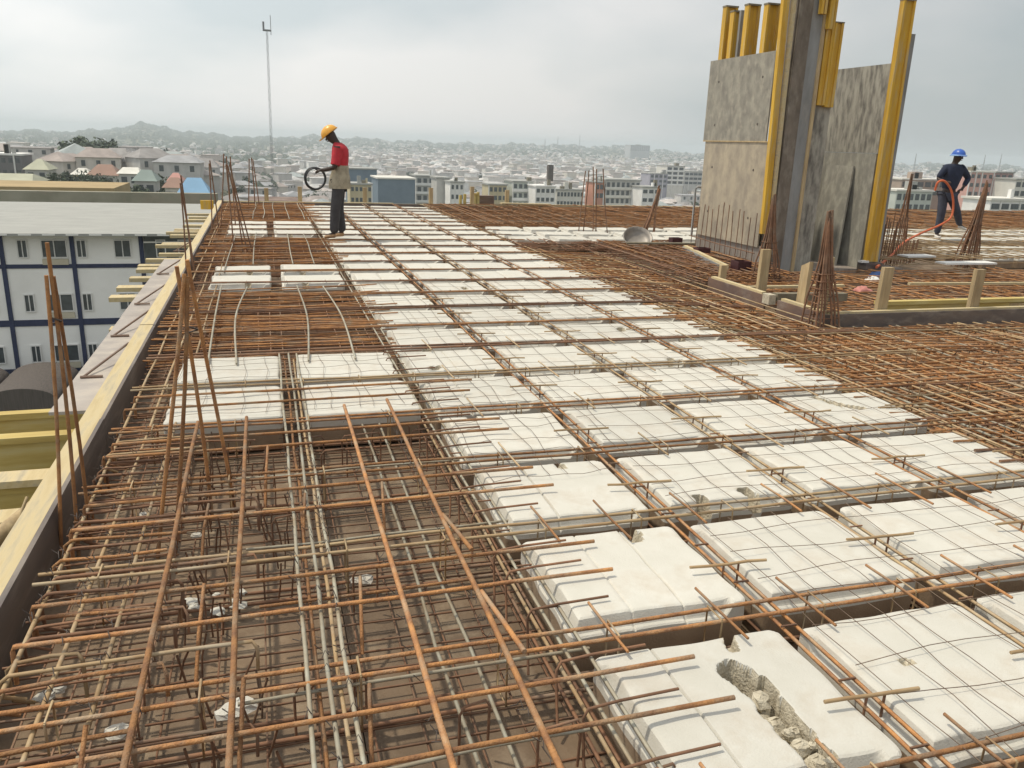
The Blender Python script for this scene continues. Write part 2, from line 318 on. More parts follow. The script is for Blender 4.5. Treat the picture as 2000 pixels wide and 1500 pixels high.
tag(pl.build('timber_prop', M['lumber_post']), 'round grey wooden prop leaning on the outside of the left edge', 'prop')
jy = 9.9; ji = 0
JN_ = ['nearest', 'second', 'third', 'fourth', 'fifth', 'sixth', 'seventh', 'eighth', 'ninth', 'tenth', 'eleventh', 'twelfth', 'thirteenth', 'fourteenth', 'fifteenth', 'sixteenth', 'seventeenth', 'eighteenth', 'nineteenth', 'twentieth']
while jy < 20.8 and ji < 18:
    xe = -1.58-random.uniform(0, .16)
    z = -.24+random.uniform(-.05, .03)
    tag(MB().box((xe, jy, z-.05), (-1.03, jy+random.uniform(.10, .26), z)).build('plank', M['lumber']), 'pale plank end sticking out past the left edge board, '+nth(ji)+' from the camera', 'plank', 'plank ends along the far left edge')
    jy += random.uniform(.42, .75); ji += 1
for i, (yy, xe) in enumerate(((8.1, -1.42), (7.0, -1.36))):
    tag(MB().box((xe, yy, -.27), (-1.2, yy+.16, -.22)).build('plank', M['lumber']), 'stub of pale plank showing under the mauve walkway, '+['further', 'nearer'][i]+' of two', 'plank', 'plank stubs under the walkway')
tag(MB().box((-1.36, 20.2, -0.12), (-1.08, 20.3, 0.08)).build('timber_block', M['yellow']), 'orange yellow timber block at the far left corner of the deck', 'timber')
# far edge
fe = empty('edge_formwork', (8, YF, 0), 'long low edge board closing the far side of the deck', 'formwork')
for k in range(13):
    x0 = XL-0.1+k*2.44; MB().box((x0, YF, ZF), (x0+2.435, YF+0.02, -0.02+random.uniform(-.02, .015))).build('plywood_sheet', M['ply_dark'], fe)
for a, b, z in ((XL, 3.2, 0.0), (3.21, 6.6, -0.02), (6.61, 12.9, 0.012), (12.91, 19, 0.0), (19.01, 29.3, -0.01)):
    MB().box((a, YF+0.022, -0.11), (b, YF+0.12, z)).build('timber', M['lumber'], fe)
FP = [(0.10, 21.4, .31), (0.90, 21.4, .36), (2.5, 21.38, .37), (4.2, 21.38, .39), (5.3, 21.38, .44), (6.26, 21.38, .37)]
for i, (x, y, h) in enumerate(FP):
    tag(MB().box((x-0.05, y-0.04, -0.2), (x+0.05, y+0.04, h)).build('timber_post', M['lumber_post']), ORD[i].replace('front', 'first')+' short timber post from the left along the far edge board', 'post', 'posts on the far edge')
tag(MB().beam((6.0, 21.0, 0.05), (7.4, 21.12, 0.03), 0.16, 0.03).build('plank', M['lumber']), 'curved pale plank lying on the far edge of the deck', 'plank')
tag(MB().box((5.55, 21.9, -0.5), (6.05, 22.1, 0.18)).build('formwork_panel', M['ply_brown']), 'brown formwork board standing between posts on the far edge', 'panel')
for i, x in enumerate((5.02, 5.14, 5.42, 5.50)):
    tag(MB().box((x, 21.6, -0.4), (x+0.06, 21.7, 0.2+0.03*i)).build('timber_batten', M['yellow_worn']), 'yellowish upright batten by the far edge board, '+lth(i)+' of four', 'batten', 'battens on the far edge')
tag(MB().box((-0.35, 22.0, -0.6), (0.9, 23.6, -0.04)).build('scaffold_platform', M['ply_brown']), 'dark purple brown platform just beyond the far left corner', 'platform')

# ------------------------------------------------------------------ foam void blocks
BW, BD, BH = 0.655, 0.585, 0.205      # grid size; the blocks themselves are a little larger
BW2, BD2 = 0.675, 0.618
def block_mesh(name, n=(40, 36), grooves=(0.345, 0.67), dents=(), amp=0.0016, seed=0, rr=0.042):
    """rounded polystyrene block, origin at the middle of its top; dents = [(polyline of (u,v) metres, radius, depth)]"""
    rg = np.random.default_rng(seed+100)
    BW, BD = BW2, BD2
    def axis(w, k, extra=()):
        t = np.linspace(-w/2+.062, w/2-.062, k); e = np.array([0, .006, .017, .021, .027, .036, .044, .052])
        a = np.concatenate([-w/2+e, t, w/2-e[::-1]])
        for x in extra: a = np.concatenate([a, [x-.007, x-.0025, x+.0025, x+.007]])
        return np.unique(np.round(np.sort(a), 5))
    gxs = [(-BW/2+g_*BW) for g_ in grooves]
    xs = axis(BW, n[0], gxs); ys = axis(BD, n[1])
    X, Y = np.meshgrid(xs, ys, indexing='ij')
    rc_ = 0.034
    qx = np.abs(X)-(BW/2-rc_); qy = np.abs(Y)-(BD/2-rc_)
    outd = np.hypot(np.maximum(qx, 0), np.maximum(qy, 0))
    sd_ = outd+np.minimum(np.maximum(qx, qy), 0)-rc_            # <0 inside
    ov = outd > rc_
    sc = np.where(ov, rc_/np.maximum(outd, 1e-6), 1)
    X2 = np.where(ov & (qx > 0), np.sign(X)*((BW/2-rc_)+np.maximum(qx, 0)*sc), X)
    Y2 = np.where(ov & (qy > 0), np.sign(Y)*((BD/2-rc_)+np.maximum(qy, 0)*sc), Y)
    dd = np.clip(-sd_, 0, 1)
    # stepped shoulder on the front and left, plain small round on the back and right
    step = np.interp(dd, [0, .004, .017, .020, .036, .041, .052], [-.056, -.051, -.048, -.044, -.005, -.0012, 0])
    plain = np.interp(dd, [0, .006, .017, .03], [-.009, -.002, 0, 0])
    bk = np.maximum(sstep(BD/2-.10, BD/2-.05, Y), sstep(BW/2-.09, BW/2-.05, X)) if rr > .03 else np.ones_like(X)
    Z = step*(1-bk)+plain*bk
    ph = rg.uniform(0, 6.28, 12)
    for k in range(6):
        fx, fy = rg.uniform(4, 26, 2); Z += amp*0.5*np.sin(fx*X+fy*Y+ph[k])*(sd_ < -0.01)
    for k in range(3):
        fx, fy = rg.uniform(-30, 30, 2); w_ = 0.0022*np.sin(fx*X+fy*Y+ph[6+k]); X2 = X2+w_*(np.abs(X2) > BW/2-.05); Y2 = Y2+w_*(np.abs(Y2) > BD/2-.05)
    for gi, gxx in enumerate(gxs):
        dg = 0.008+0.01*rg.random(); Z -= dg*np.exp(-((X-gxx)/0.0032)**2)
        Z += (0.007*(rg.random()-.5))*(X > gxx)
    inner = np.zeros_like(Z)
    for pl_, r_, dp in dents:
        dm = np.full_like(Z, 9.0)
        for (a, b) in zip(pl_[:-1], pl_[1:]) if len(pl_) > 1 else [(pl_[0], pl_[0])]:
            ax, ay = a; bx, by = b; lx, ly = bx-ax, by-ay; l2 = lx*lx+ly*ly+1e-9
            t = np.clip(((X-ax)*lx+(Y-ay)*ly)/l2, 0, 1); dm = np.minimum(dm, np.hypot(X-ax-t*lx, Y-ay-t*ly))
        dm = dm+0.005*np.sin(47*X+ph[0]+2*np.sin(23*Y))*np.sin(39*Y+ph[1])+0.0025*np.sin(140*X+ph[2]+3*np.sin(31*Y))
        c = 1-sstep(r_*0.72, r_, dm); inner = np.maximum(inner, c); Z -= dp*c*(1+0.25*np.sin(70*X+ph[4])*np.sin(80*Y+ph[5]))
    Z = np.maximum(Z, -BH+.01)
    nx, ny = X.shape; idx = np.arange(nx*ny).reshape(nx, ny)
    verts = np.stack([X2, Y2, Z], -1).reshape(-1, 3)
    faces = []; mi = []
    I = inner.reshape(nx, ny)
    for i in range(nx-1):
        for j in range(ny-1):
            faces.append((idx[i, j], idx[i+1, j], idx[i+1, j+1], idx[i, j+1])); mi.append(1 if I[i:i+2, j:j+2].max() > .25 else 0)
    ring = list(idx[:, 0])+list(idx[-1, 1:])+list(idx[-2::-1, -1])+list(idx[0, -2:0:-1])
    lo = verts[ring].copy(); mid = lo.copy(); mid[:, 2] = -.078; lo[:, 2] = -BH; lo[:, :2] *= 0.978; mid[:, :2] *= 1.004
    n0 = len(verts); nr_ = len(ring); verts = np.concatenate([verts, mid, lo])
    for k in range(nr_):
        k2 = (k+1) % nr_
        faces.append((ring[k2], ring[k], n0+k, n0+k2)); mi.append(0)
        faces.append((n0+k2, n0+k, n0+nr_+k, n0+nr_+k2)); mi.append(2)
    me = bpy.data.meshes.new(name); me.from_pydata(verts.tolist(), [], [tuple(int(q) for q in f) for f in faces])
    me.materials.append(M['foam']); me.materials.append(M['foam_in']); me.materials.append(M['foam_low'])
    me.polygons.foreach_set('material_index', mi); zf = Z.reshape(-1); me.polygons.foreach_set('use_smooth', [bool(all(q < len(zf) and zf[q] > -.004 for q in f)) for f in faces])
    return me
CX = [0.945+BW/2+0.755*k for k in range(24)]
def RY(r): return 1.46+0.79*r+BD/2
LXC = (-0.27, 0.505)
near = {}
def B(k, r): return (CX[k], RY(r))
def loc(k, r, pts): return [(x-CX[k], y-RY(r)) for x, y in pts]
special = {
 (0, 0): dict(grooves=(0.30,), dents=[(loc(0, 0, [(1.44, 2.08), (1.40, 1.99)]), .020, .05), (loc(0, 0, [(1.340, 1.885), (1.365, 1.81)]), .054, .15), (loc(0, 0, [(1.372, 1.80), (1.360, 1.69), (1.358, 1.57), (1.365, 1.49)]), .046, .055), (loc(0, 0, [(1.408, 1.83), (1.398, 1.69), (1.396, 1.57), (1.400, 1.47)]), .014, .15)], text='large white foam block split by a broken trench, right of the left steel mat'),
 (0, 1): dict(grooves=(0.345, 0.64), dents=[(loc(0, 1, [(1.415, 2.84), (1.412, 2.775)]), .032, .07)], text='white foam block with one dark broken hole in its back edge, behind the split block'),
 (0, 2): dict(grooves=(0.36,), dents=[(loc(0, 2, [(1.38, 3.64), (1.385, 3.58)]), .016, .03)], text='bright white foam block with a notched back edge, third row, leftmost main column'),
 (1, 2): dict(grooves=(), dents=[(loc(1, 2, [(1.885, 3.02), (1.885, 3.09)]), .030, .10), (loc(1, 2, [(2.16, 3.02), (2.14, 3.12)]), .030, .08)], text='white foam block with two dark holes broken in its front edge'),
 (1, 0): dict(grooves=(), dents=[(loc(1, 0, [(1.915, 1.80), (1.93, 1.80)]), .012, .014)], text='big smooth white foam block with a small gouge on top, right of the split block'),
 (0, 5): dict(grooves=(0.5,), dents=[(loc(0, 5, [(1.115, 5.50), (1.12, 5.55)]), .035, .12)], text='white foam block with a dark round hole near its front edge'),
 (3, 3): dict(grooves=(0.45,), dents=[(loc(3, 3, [(3.45, 4.40), (3.52, 4.2), (3.60, 4.12)]), .016, .04)], text='white foam block crossed by a dark crack, rightmost column beside the brown steel'),
 (0, 3): dict(grooves=(), dents=[(loc(0, 3, [(1.12, 4.42), (1.12, 4.38)]), .018, .05)], text='white foam block with a nicked back edge, fourth row, leftmost main column'),
 (2, 5): dict(grooves=(0.5,), dents=[(loc(2, 5, [(2.95, 5.42), (2.96, 5.46)]), .016, .05)], text=None),
 (2, 6): dict(grooves=(), dents=[(loc(2, 6, [(3.0, 6.5), (3.02, 6.58)]), .03, .1)], text=None),
 (1, 9): dict(grooves=(), dents=[(loc(1, 9, [(2.12, 8.7), (2.12, 8.76)]), .03, .12)], text=None),
}
lowres = [block_mesh('foam_block', (8, 7), grooves=(0.5,) if s % 2 else (), seed=90+s) for s in range(4)]
midres = [block_mesh('foam_block', (16, 14), grooves=((0.34, 0.66), (), (0.5,), ())[s % 4], seed=40+s, dents=[([(0.1*(s-2), -BD/2), (0.1*(s-2), -BD/2+.03)], .02, .05)] if s % 2 else ()) for s in range(6)]
COLN = ['leftmost', 'second', 'third', 'rightmost']
def place_block(me, x, y, label, group):
    o = link_mesh('foam_block', me); o.location = (x+random.gauss(0, .006), y+random.gauss(0, .006), random.uniform(-.006, .002)); o.rotation_euler = (random.gauss(0, .006), random.gauss(0, .006), random.gauss(0, .010))
    return tag(o, label, 'foam block', group)
GM = 'white foam blocks of the main grid'
for r in range(-1, 24):
    for k in range(4):
        sp = special.get((k, r))
        if r <= 4 or sp:
            me = block_mesh('foam_block', (90, 84) if (k, r) == (0, 0) else (44, 40) if r <= 2 else (26, 24), seed=r*7+k, grooves=sp['grooves'] if sp else ((), (0.34, 0.67), (0.5,))[(r+k) % 3] if k == 0 else (), dents=sp['dents'] if sp else ())
        else: me = random.choice(midres if r < 9 else lowres)
        if sp and sp['text']: lb = sp['text']
        elif r < 0: lb = 'white foam block below the lower right corner of the picture'
        elif r < 12: lb = 'white foam block, '+COLN[k]+' column, '+('front row' if r == 0 else ORD[r]+' row from the front')
        else: lb = 'small far white foam block, '+COLN[k]+' main column, '+nth(r)+' row from the front'
        grp = GM if 0 <= r < 12 else ('far foam blocks of the main grid' if r >= 12 else 'foam blocks below the frame')
        o = place_block(me, CX[k], RY(r), lb, grp); o.scale = (1.0 if r < 5 else max(.93, 1-.012*(r-4)), 1.0 if r < 5 else max(.85, 1-.022*(r-4)), 1)
for j, (rows, nm) in enumerate(((( 4, 5), 'nearest pair of rows'), ((10, 11), 'middle pair of rows'), ((16, 17, 18), 'farthest rows'))):
    for i, r in enumerate(rows):
        for c in range(2):
            me = block_mesh('foam_block', (26, 24), seed=300+r*2+c, grooves=(), amp=.0015, rr=0.022) if r < 6 else midres[1 if c else 3]
            o = place_block(me, LXC[c], RY(r)+(0.04 if r < 6 else (-.15 if r < 12 else 0)), 'white foam block in the left steel band, '+('left' if c == 0 else 'right')+' one, '+(['front', 'back'][i] if len(rows) == 2 else ['front', 'middle', 'back'][i])+' row, '+nm, 'foam blocks in the left steel band')
            o.scale.x = 0.96 if c == 0 else 1.0
for r in (15, 16, 17):
    for k in range(4, 22):
        x, y = CX[k]+0.12, RY(r)
        if 6.7 < x < 8.9 and r < 15: continue
        o = place_block(random.choice(lowres), x, y, 'white foam block, far strip '+('left' if x < 8.8 else 'right')+' of the panels, '+['front', 'middle', 'back'][r-15]+' row, '+lth(k-4 if x < 8.8 else k-10), 'far foam strip '+('left of the panels' if x < 8.8 else 'right of the panels')); o.scale = (.93, .84, 1)
for r in (12, 13):
    for k in range(14, 24):
        place_block(random.choice(lowres), CX[k]+.1, RY(r), 'small white foam block at the far right edge, '+('front' if r == 12 else 'back')+' row, '+lth(k-14), 'far foam blocks at the right')
# broken foam: rubble in the trench and scraps between the bars
def scrap(x, y, z, s, label, group, seed, flat=1.0):
    rg = random.Random(seed); b = MB(); n = 7
    vs = []; fs = []
    rings = 4
    for i in range(rings+1):
        th = math.pi*i/rings
        for k in range(n):
            t = 2*math.pi*k/n+0.3*i; q = s*rg.uniform(.7, 1.2)
            vs.append((x+q*math.sin(th)*math.cos(t), y+q*math.sin(th)*math.sin(t)*.8, z+s*flat*rg.uniform(.8, 1.1)*math.cos(th)*.8))
    for i in range(rings):
        for k in range(n): fs.append((i*n+k, (i+1)*n+k, (i+1)*n+(k+1) % n, i*n+(k+1) % n))
    b.add(vs, fs); return tag(b.build('foam_fragment', M['foam' if flat < .9 else 'foam_in']), label, 'foam fragment', group)
for i, (x, y, s, z) in enumerate(((1.368, 1.775, .040, -.045), (1.362, 1.69, .034, -.06), (1.378, 1.63, .030, -.05), (1.362, 1.57, .038, -.045), (1.378, 1.515, .034, -.05), (1.392, 1.56, .018, -.03), (1.36, 1.625, .020, -.035), (1.40, 1.49, .022, -.03))):
    scrap(x, y, z, s, 'crumbled foam lump inside the trench of the split block', 'foam lumps in the broken trench', i)
for i, (x, y, s, t) in enumerate(((-.349, 3.50, .022, 'small white foam scrap among the bars, right beside the starter bar tripod'), (-.15, 2.27, .045, 'largest white foam scrap, wedged by the long orange bar at the lower left'), (-.19, 2.25, .03, 'white foam scrap leaning against the largest one at the lower left'), (.318, 2.95, .035, 'white foam scrap on the deck between the two long orange bars'), (.28, 2.955, .02, 'little foam crumb beside the scrap between the long orange bars'), (-.723, 2.47, .028, 'white foam scrap under the hooked bars near the left edge, nearest the edge board'), (-.69, 2.50, .022, 'foam crumb next to the scrap near the left edge board'), (-.486, 2.24, .035, 'flat white foam scrap under the bars at the lower left corner'), (4.434, 4.216, .045, 'white foam scrap in the brown steel mat right of the main grid'), (-.60, 3.77, .018, 'tiny white foam crumb near the left starter bars'))):
    scrap(x, y, -.15, s*1.25, t, 'foam scraps between the bars', 50+i, 0.6)
for i in range(10):
    scrap(-.30+random.uniform(-.14, .16), 2.93+random.uniform(-.08, .10), -.165, random.uniform(.016, .036), 'small foam crumb in the scatter of crumbs under the left mat', 'scatter of foam crumbs under the left mat', 80+i, .5)

# ------------------------------------------------------------------ reinforcement
def rebar(pts, r, m, label, group=None, n=7):
    b = MB(); b.tube(pts, r, n); c = abs_pt = pts[0]
    return tag(b.build('rebar', M[m], loc=tuple(c)), label, 'steel bar', group)
# long bars that run away from the camera
for i, (x, y0, y1, t) in enumerate(((-.393, .55, 4.47, 'leftmost of the four long orange bars running away over the left mat'), (-.152, .55, 4.5, 'second from the left of the four long orange bars on the left mat'), (.383, .5, 4.62, 'third from the left of the four long orange bars, ending on the foam block ahead'), (.64, .5, 4.68, 'rightmost of the four long orange bars on the left mat, beside the foam grid'))):
    rebar(bent((x, y0, .055), (x+random.gauss(0, .01), y1, .05), .5, .0018), .0098, 'rust', t, 'long orange bars on the left mat')
rebar(bent((.66, 2.42, .058), (.70, 2.05, .058), .2, .002), .009, 'rust', 'short orange bar lapped against the rightmost long orange bar, nearer the camera', 'lapped short bars')
rebar(bent((.655, 3.05, .058), (.70, 2.72, .058), .2, .002), .009, 'rust', 'short orange bar lapped against the rightmost long orange bar, further away', 'lapped short bars')
for i, (x, z) in enumerate(((.05, .01), (.085, -.045), (.115, .012), (.150, -.04), (.172, .008))):
    rebar(bent((x, .4, z), (x+.012, 6.05, z), .5, .003), .0072, ('bar_grey', 'rust', 'bar_grey', 'rust_pale', 'bar_grey')[i], ['pale grey', 'rusty', 'pale grey', 'pale tan', 'pale grey'][i]+' bar in the bundle down the left mat, '+lth(i), 'pale bundle down the left mat')
for x, t in ((.50, 'left'), (.60, 'right'), (.86, 'far right')):
    rebar(bent((x-.02, .5, -.07), (x, 4.6, -.07), .5, .005), .0065, 'bar_grey' if x < .8 else 'rust_pale', 'thin grey lower bar running away under the long orange bars, '+t+' one', 'thin lower bars of the left mat')
for i, x in enumerate((-.79, -.66, -.53)):
    rebar(bent((x, .4, -.012), (x+.01, 20.9 if i == 0 else 12, -.012), .6, .003), .0075, 'rust_pale', 'pale bar running along the left edge board, '+['nearest the board', 'second from the board', 'third from the board'][i], 'bars along the left edge board')
# crosswise bars of the left mat; their free ends lie on the first foam column
GX = 'crosswise bars of the left mat'
for r in range(-1, 5):
    for dy in (.24, .46):
        y = 1.46+.79*r+dy+random.gauss(0, .02); x0 = XL+.07+random.random()*.05; x1 = 1.22+random.gauss(0, .025)
        pts = bent((x0, y-.01, .03), (x1, y+.015, .03), .45, .002); pts = [Vector((x0-.005, y-.01, -.10)), Vector((x0-.003, y-.01, .015))]+pts
        if y > .5: rebar(pts, .0076, 'rust', 'crosswise bar ending free on '+(['the split foam block', 'the block with one back hole', 'the notched bright block', 'the fourth foam block', 'the fifth foam block'][r] if r >= 0 else 'the foam at the bottom edge')+', '+('nearer' if dy < .3 else 'further')+' of two', 'crosswise bars ending on the foam')
yy = .62; hk = 0
while yy < 4.55:
    if abs(((yy-1.46+.1) % .79)-.0) > .12:
        x1 = random.choice((-.33, -.36, -.62, -.1, -.42)); x0 = XL+.09+random.random()*.03
        z = random.choice((-.01, .015, .0)); h_ = random.choice((.1, .16))
        pts = [(x0+.05, yy+.02, z-h_), (x0, yy, z-h_+.03), (x0-.005, yy, z-.02), (x0+.02, yy, z)]+bent((x0+.04, yy, z), (x1, yy+random.gauss(0, .02), z), .3, .004)
        if random.random() < .5: pts += [(x1+.015, yy, z-.02), (x1+.012, yy+.01, z-h_)]
        rebar(pts, random.choice((.0052, .0066)), random.choice(('rust', 'rust_pale', 'rust_dark', 'rust_dark')), 'hooked short bar at the left edge board, '+nth(hk)+' from the camera', 'hooked bars along the left edge', 6)
    hk += 1; yy += random.uniform(.06, .11)
for i in range(9):
    y = .9+.42*i+random.gauss(0, .04); a, b = random.uniform(-.2, .0), random.uniform(.6, 1.0)
    rebar(bent((a, y, -.03), (b, y+.02, -.03), .3, .004), .006, random.choice(('rust_pale', 'bar_grey', 'rust')), 'thin lower crosswise bar in the middle of the left mat, '+nth(i)+' from the camera', 'thin middle bars of the left mat', 6)
for i, (x, y, l) in enumerate(((.21, 1.92, .22), (-.13, 1.95, .28), (-.50, 1.82, .30), (-.30, 3.32, .2), (-.27, 2.55, .25), (.10, 3.3, .22), (.26, 2.6, .18), (-.05, 3.85, .25), (.45, 3.4, .2))):
    rebar([(x-.01, y-.16, -.14), (x, y-.05, -.02), (x+.015, y+.1, l-.17)], .0065, 'rust', 'bar end slanting up out of the left mat, '+['by the middle bundle near the front', 'near the third of four foam scraps', 'lowest left one', 'beside the tripod', 'left of the second long bar', 'by the bundle further back', 'right of the bundle', 'furthest back', 'near the right long bars'][i], 'slanting bar ends in the left mat', 6)
for i in range(16):
    x = random.uniform(-.15, .85); y = random.uniform(.9, 4.4); w = random.choice((.08, .12, .2)); z = .0
    rebar([(x, y, -.20), (x, y, z-.03), (x+.015, y, z-.004), (x+w, y+.01, z), (x+w+.012, y+.01, z-.02), (x+w+.012, y+.02, -.17)], .0045, 'rust_dark', 'small bent chair bar standing on the deck under the left mat', 'chair bars under the left mat', 5)
b = MB()
for x in (-.79, -.66, -.53, -.393, -.152, .05, .115, .172, .383, .64):
    for k in range(60):
        y = .7+k*.066
        if random.random() < .45: continue
        z = random.choice((.018, .005, .035)); a_ = random.uniform(0, 3); c_ = .012
        b.tube([(x-c_*math.cos(a_), y-c_*math.sin(a_), z-.012), (x, y, z+.012), (x+c_*math.cos(a_), y+c_*math.sin(a_), z-.01), (x+.03*math.cos(a_+1), y+.03*math.sin(a_+1), z+random.uniform(-.01, .025))], .0016, 4, caps=False)
tag(b.build('tie_wire', M['tie']), 'dark twisted tie wires at the crossings of the left mat', 'tie wire', kind='stuff')
# edge beam cage along the left board and the fine lower mesh: countless thin bars
def stuff_bars(name, segs, m, r, label, cat='steel mesh', n=4):
    b = MB()
    for p, q in segs: b.tube(bent(p, q, 1.2, .006), r, n, caps=False)
    return tag(b.build(name, M[m]), label, cat, kind='stuff')
sg = []
for k in range(96): y = .3+k*.13*(1+.0*k); sg += [((-.84, y, -.06), (-.42, y+.01, -.06)), ((-.43, y, -.05), (-.43, y, -.2)), ((-.88, y, -.19), (-.42, y, -.19))]
for x in (-.86, -.76, -.66, -.55, -.45): sg.append(((x, .2, -.17), (x, 13, -.17)))
stuff_bars('rebar_mesh', sg, 'rust_dark', .004, 'dense brown stirrup mesh of the edge beam along the left board')
sg = []
for k in range(48):
    y = .4+k*.095
    if (y-1.46+.28) % .79 < .46 or 2.4 < y < 3.6 or k % 2: sg.append(((-.42, y, -.185), (.93, y+random.gauss(0, .01), -.185)))
for k in range(9): x = -.38+k*.155; sg.append(((x, .3, -.195), (x+.01, 4.6, -.195)))
stuff_bars('rebar_mesh', sg, 'rust_dark', .0042, 'fine brown mesh lying on the deck under the left mat')
sg = []
for k in range(40): y = .6+k*.1; xx = random.uniform(-.36, -.2); sg.append(((xx, y, -.02), (xx+random.gauss(0, .02), y+random.gauss(0, .02), -.2)))
for k in range(60): xx = random.uniform(-.36, .05); y = random.uniform(.8, 4.5); sg.append(((xx, y, random.uniform(-.08, .01)), (xx+random.gauss(0, .03), y+random.gauss(0, .03), -.2)))
stuff_bars('rebar_stirrups', sg, 'rust_dark', .0045, 'tangle of upright stirrup legs inside the left mat')
# the band between the two pairs of foam rows, and beyond
sg = []
for a, b in ((6.15, 9.1), (10.85, 14.0), (16.5, 21.0)):
    y = a
    while y < b: sg.append(((-.88, y, random.choice((.0, -.03, -.1))), (.97+random.uniform(0, .25), y+random.gauss(0, .02), random.choice((.01, -.03, -.06))))); y += random.uniform(.05, .1)
stuff_bars('rebar_mesh', sg, 'rust', .0065, 'dense rusty crosswise bars in the left band between the foam rows', n=5)
sg = []
for a, b in ((6.15, 9.1), (10.85, 14.0), (16.5, 21.0)):
    for x in (-.5, -.3, -.1, .0, .1, .3, .55, .75, .9): sg.append(((x, a, -.12), (x+.02, b, -.12)))
    y = a
    while y < b: sg.append(((-.88, y, -.19), (.95, y, -.19))); y += .09
stuff_bars('rebar_mesh', sg, 'rust_dark', .006, 'lower brown bars in the left band between the foam rows')
sg = [((-.88, 13+k*.13, -.02), (-.45, 13+k*.13, -.02)) for k in range(62)]+[((x, 13, -.01), (x, 21, -.01)) for x in (-.75, -.6, -.5)]
stuff_bars('rebar_mesh', sg, 'rust', .006, 'far brown edge beam mesh along the left board')
for i, (pts) in enumerate((((-.46, 9.05), (-.44, 7.4), (-.42, 5.85)), ((-.20, 8.95), (-.27, 7.31), (-.23, 5.8)), ((.31, 9.0), (.325, 7.23), (.26, 5.8)), ((.58, 8.95), (.62, 7.2), (.59, 5.8)))):
    rebar(smooth([(pts[0][0], pts[0][1], .01), (pts[1][0], pts[1][1], .045), (pts[2][0], pts[2][1], .015)], 8), .008, 'bar_grey', 'pale curved rod running away between the foam rows at the left, '+['leftmost', 'second', 'third', 'rightmost'][i]+' of four', 'pale curved rods at the left')
for i, (x, y0, y1) in enumerate(((-.44, 10.0, 13.9), (-.12, 10.6, 14.0), (.36, 10.6, 14.0), (.62, 10.6, 13.9), (-.17, 16.6, 21.1), (.02, 16.6, 21), (.24, 16.7, 20.8), (.51, 16.6, 20.8), (.8, 16.5, 20.8))):
    rebar(smooth(bent((x-.03, y0, .015), (x, y1, .015), 1.6, .012), 4), .008, 'bar_grey', 'thin pale rod far off in the left band, '+(['leftmost', 'second', 'third', 'rightmost'][i]+' beyond the middle foam pair' if i < 4 else ['leftmost', 'second', 'third', 'fourth', 'rightmost'][i-4]+' by the far edge'), 'far pale rods in the left band')
# cages in the ribs between the foam rows (crosswise)
def cage(name, p, q, w, zt, zb, r, m, label, group, hooks, stir, detailed):
    """two top bars, two lower bars and stirrups from p to q"""
    p, q = Vector(p), Vector(q); d = (q-p).normalized(); s_ = Vector((-d.y, d.x, 0)); c = empty(name, tuple(p), label, 'steel cage', group)
    for sgn, z, mm in ((-1, zt, m), (1, zt-.006, m), (-1, zb, 'rust_dark'), (1, zb, 'rust_dark')):
        b = MB(); b.tube(bent(p+s_*sgn*w/2+Vector((0, 0, z)), q+s_*sgn*w/2+Vector((0, 0, z)), .5 if detailed else 2.0, .0025 if detailed else .005), r, 6 if detailed else 4); b.build('bar', M[mm], c)
    l = (q-p).length; t = stir*.5
    if detailed:
        while t < l:
            a = p+d*t; b = MB(); h = w/2+.006; lo, hi = zb-.006, zt+.006
            b.tube([a+s_*-h+Vector((0, 0, hi)), a+s_*h+Vector((0, 0, hi)), a+s_*h+Vector((0, 0, lo)), a-s_*h+Vector((0, 0, lo)), a-s_*h+Vector((0, 0, hi))], .0038, 5); b.build('stirrup', M['rust_pale'], c); t += stir*random.uniform(.85, 1.15)
    else:
        b = MB()
        while t < l:
            a = p+d*t; h = w/2; b.tube([a+s_*-h+Vector((0, 0, zt+.006)), a+s_*h+Vector((0, 0, zt+.006))], .004, 4); t += stir
        o = b.build('stirrup', M['rust_dark'], c); o['kind'] = 'stuff'
    return c
for r in range(-1, 24):
    y = 1.46+.79*r-.10; x0 = XL+.06; x1 = 5.2 if r < 7 else 4.2
    if r >= 24: x1 = 4.0
    lb = ('crosswise rib cage between foam rows, '+nth(r+1)+' from the camera')
    cage('rib_cage', (x0, y, 0), (x1, y+.03, 0), .085, .012, -.17, .0072 if r < 6 else .0095, (('rust', 'rust', 'rust_pale')[r % 3] if r > 0 else 'rust') if r < 6 else ('rust_dark', 'rust')[r % 2], lb, 'crosswise rib cages' if r < 9 else 'far crosswise rib cages', 0, .42, r < 6)
# short dowels along the crosswise ribs (they run away from the camera)
for r in range(0, 7):
    y = 1.46+.79*r-.10
    bk_ = -1
    for k in range(4):
        for f_ in ((.06, .58) if r < 3 else (.2,)):
            x = CX[k]-BW/2+f_*BW+random.gauss(0, .03)+.06; bk_ += 1
            rebar(bent((x, y+.16, .030), (x+.02, y-.16+random.gauss(0, .03), .022), .2, .0015), .0055, 'rust' if r < 3 else 'rust_pale', 'short bar bridging the '+nth(r)+' crosswise rib from the front, '+lth(bk_), 'short bars bridging the crosswise ribs', 5)
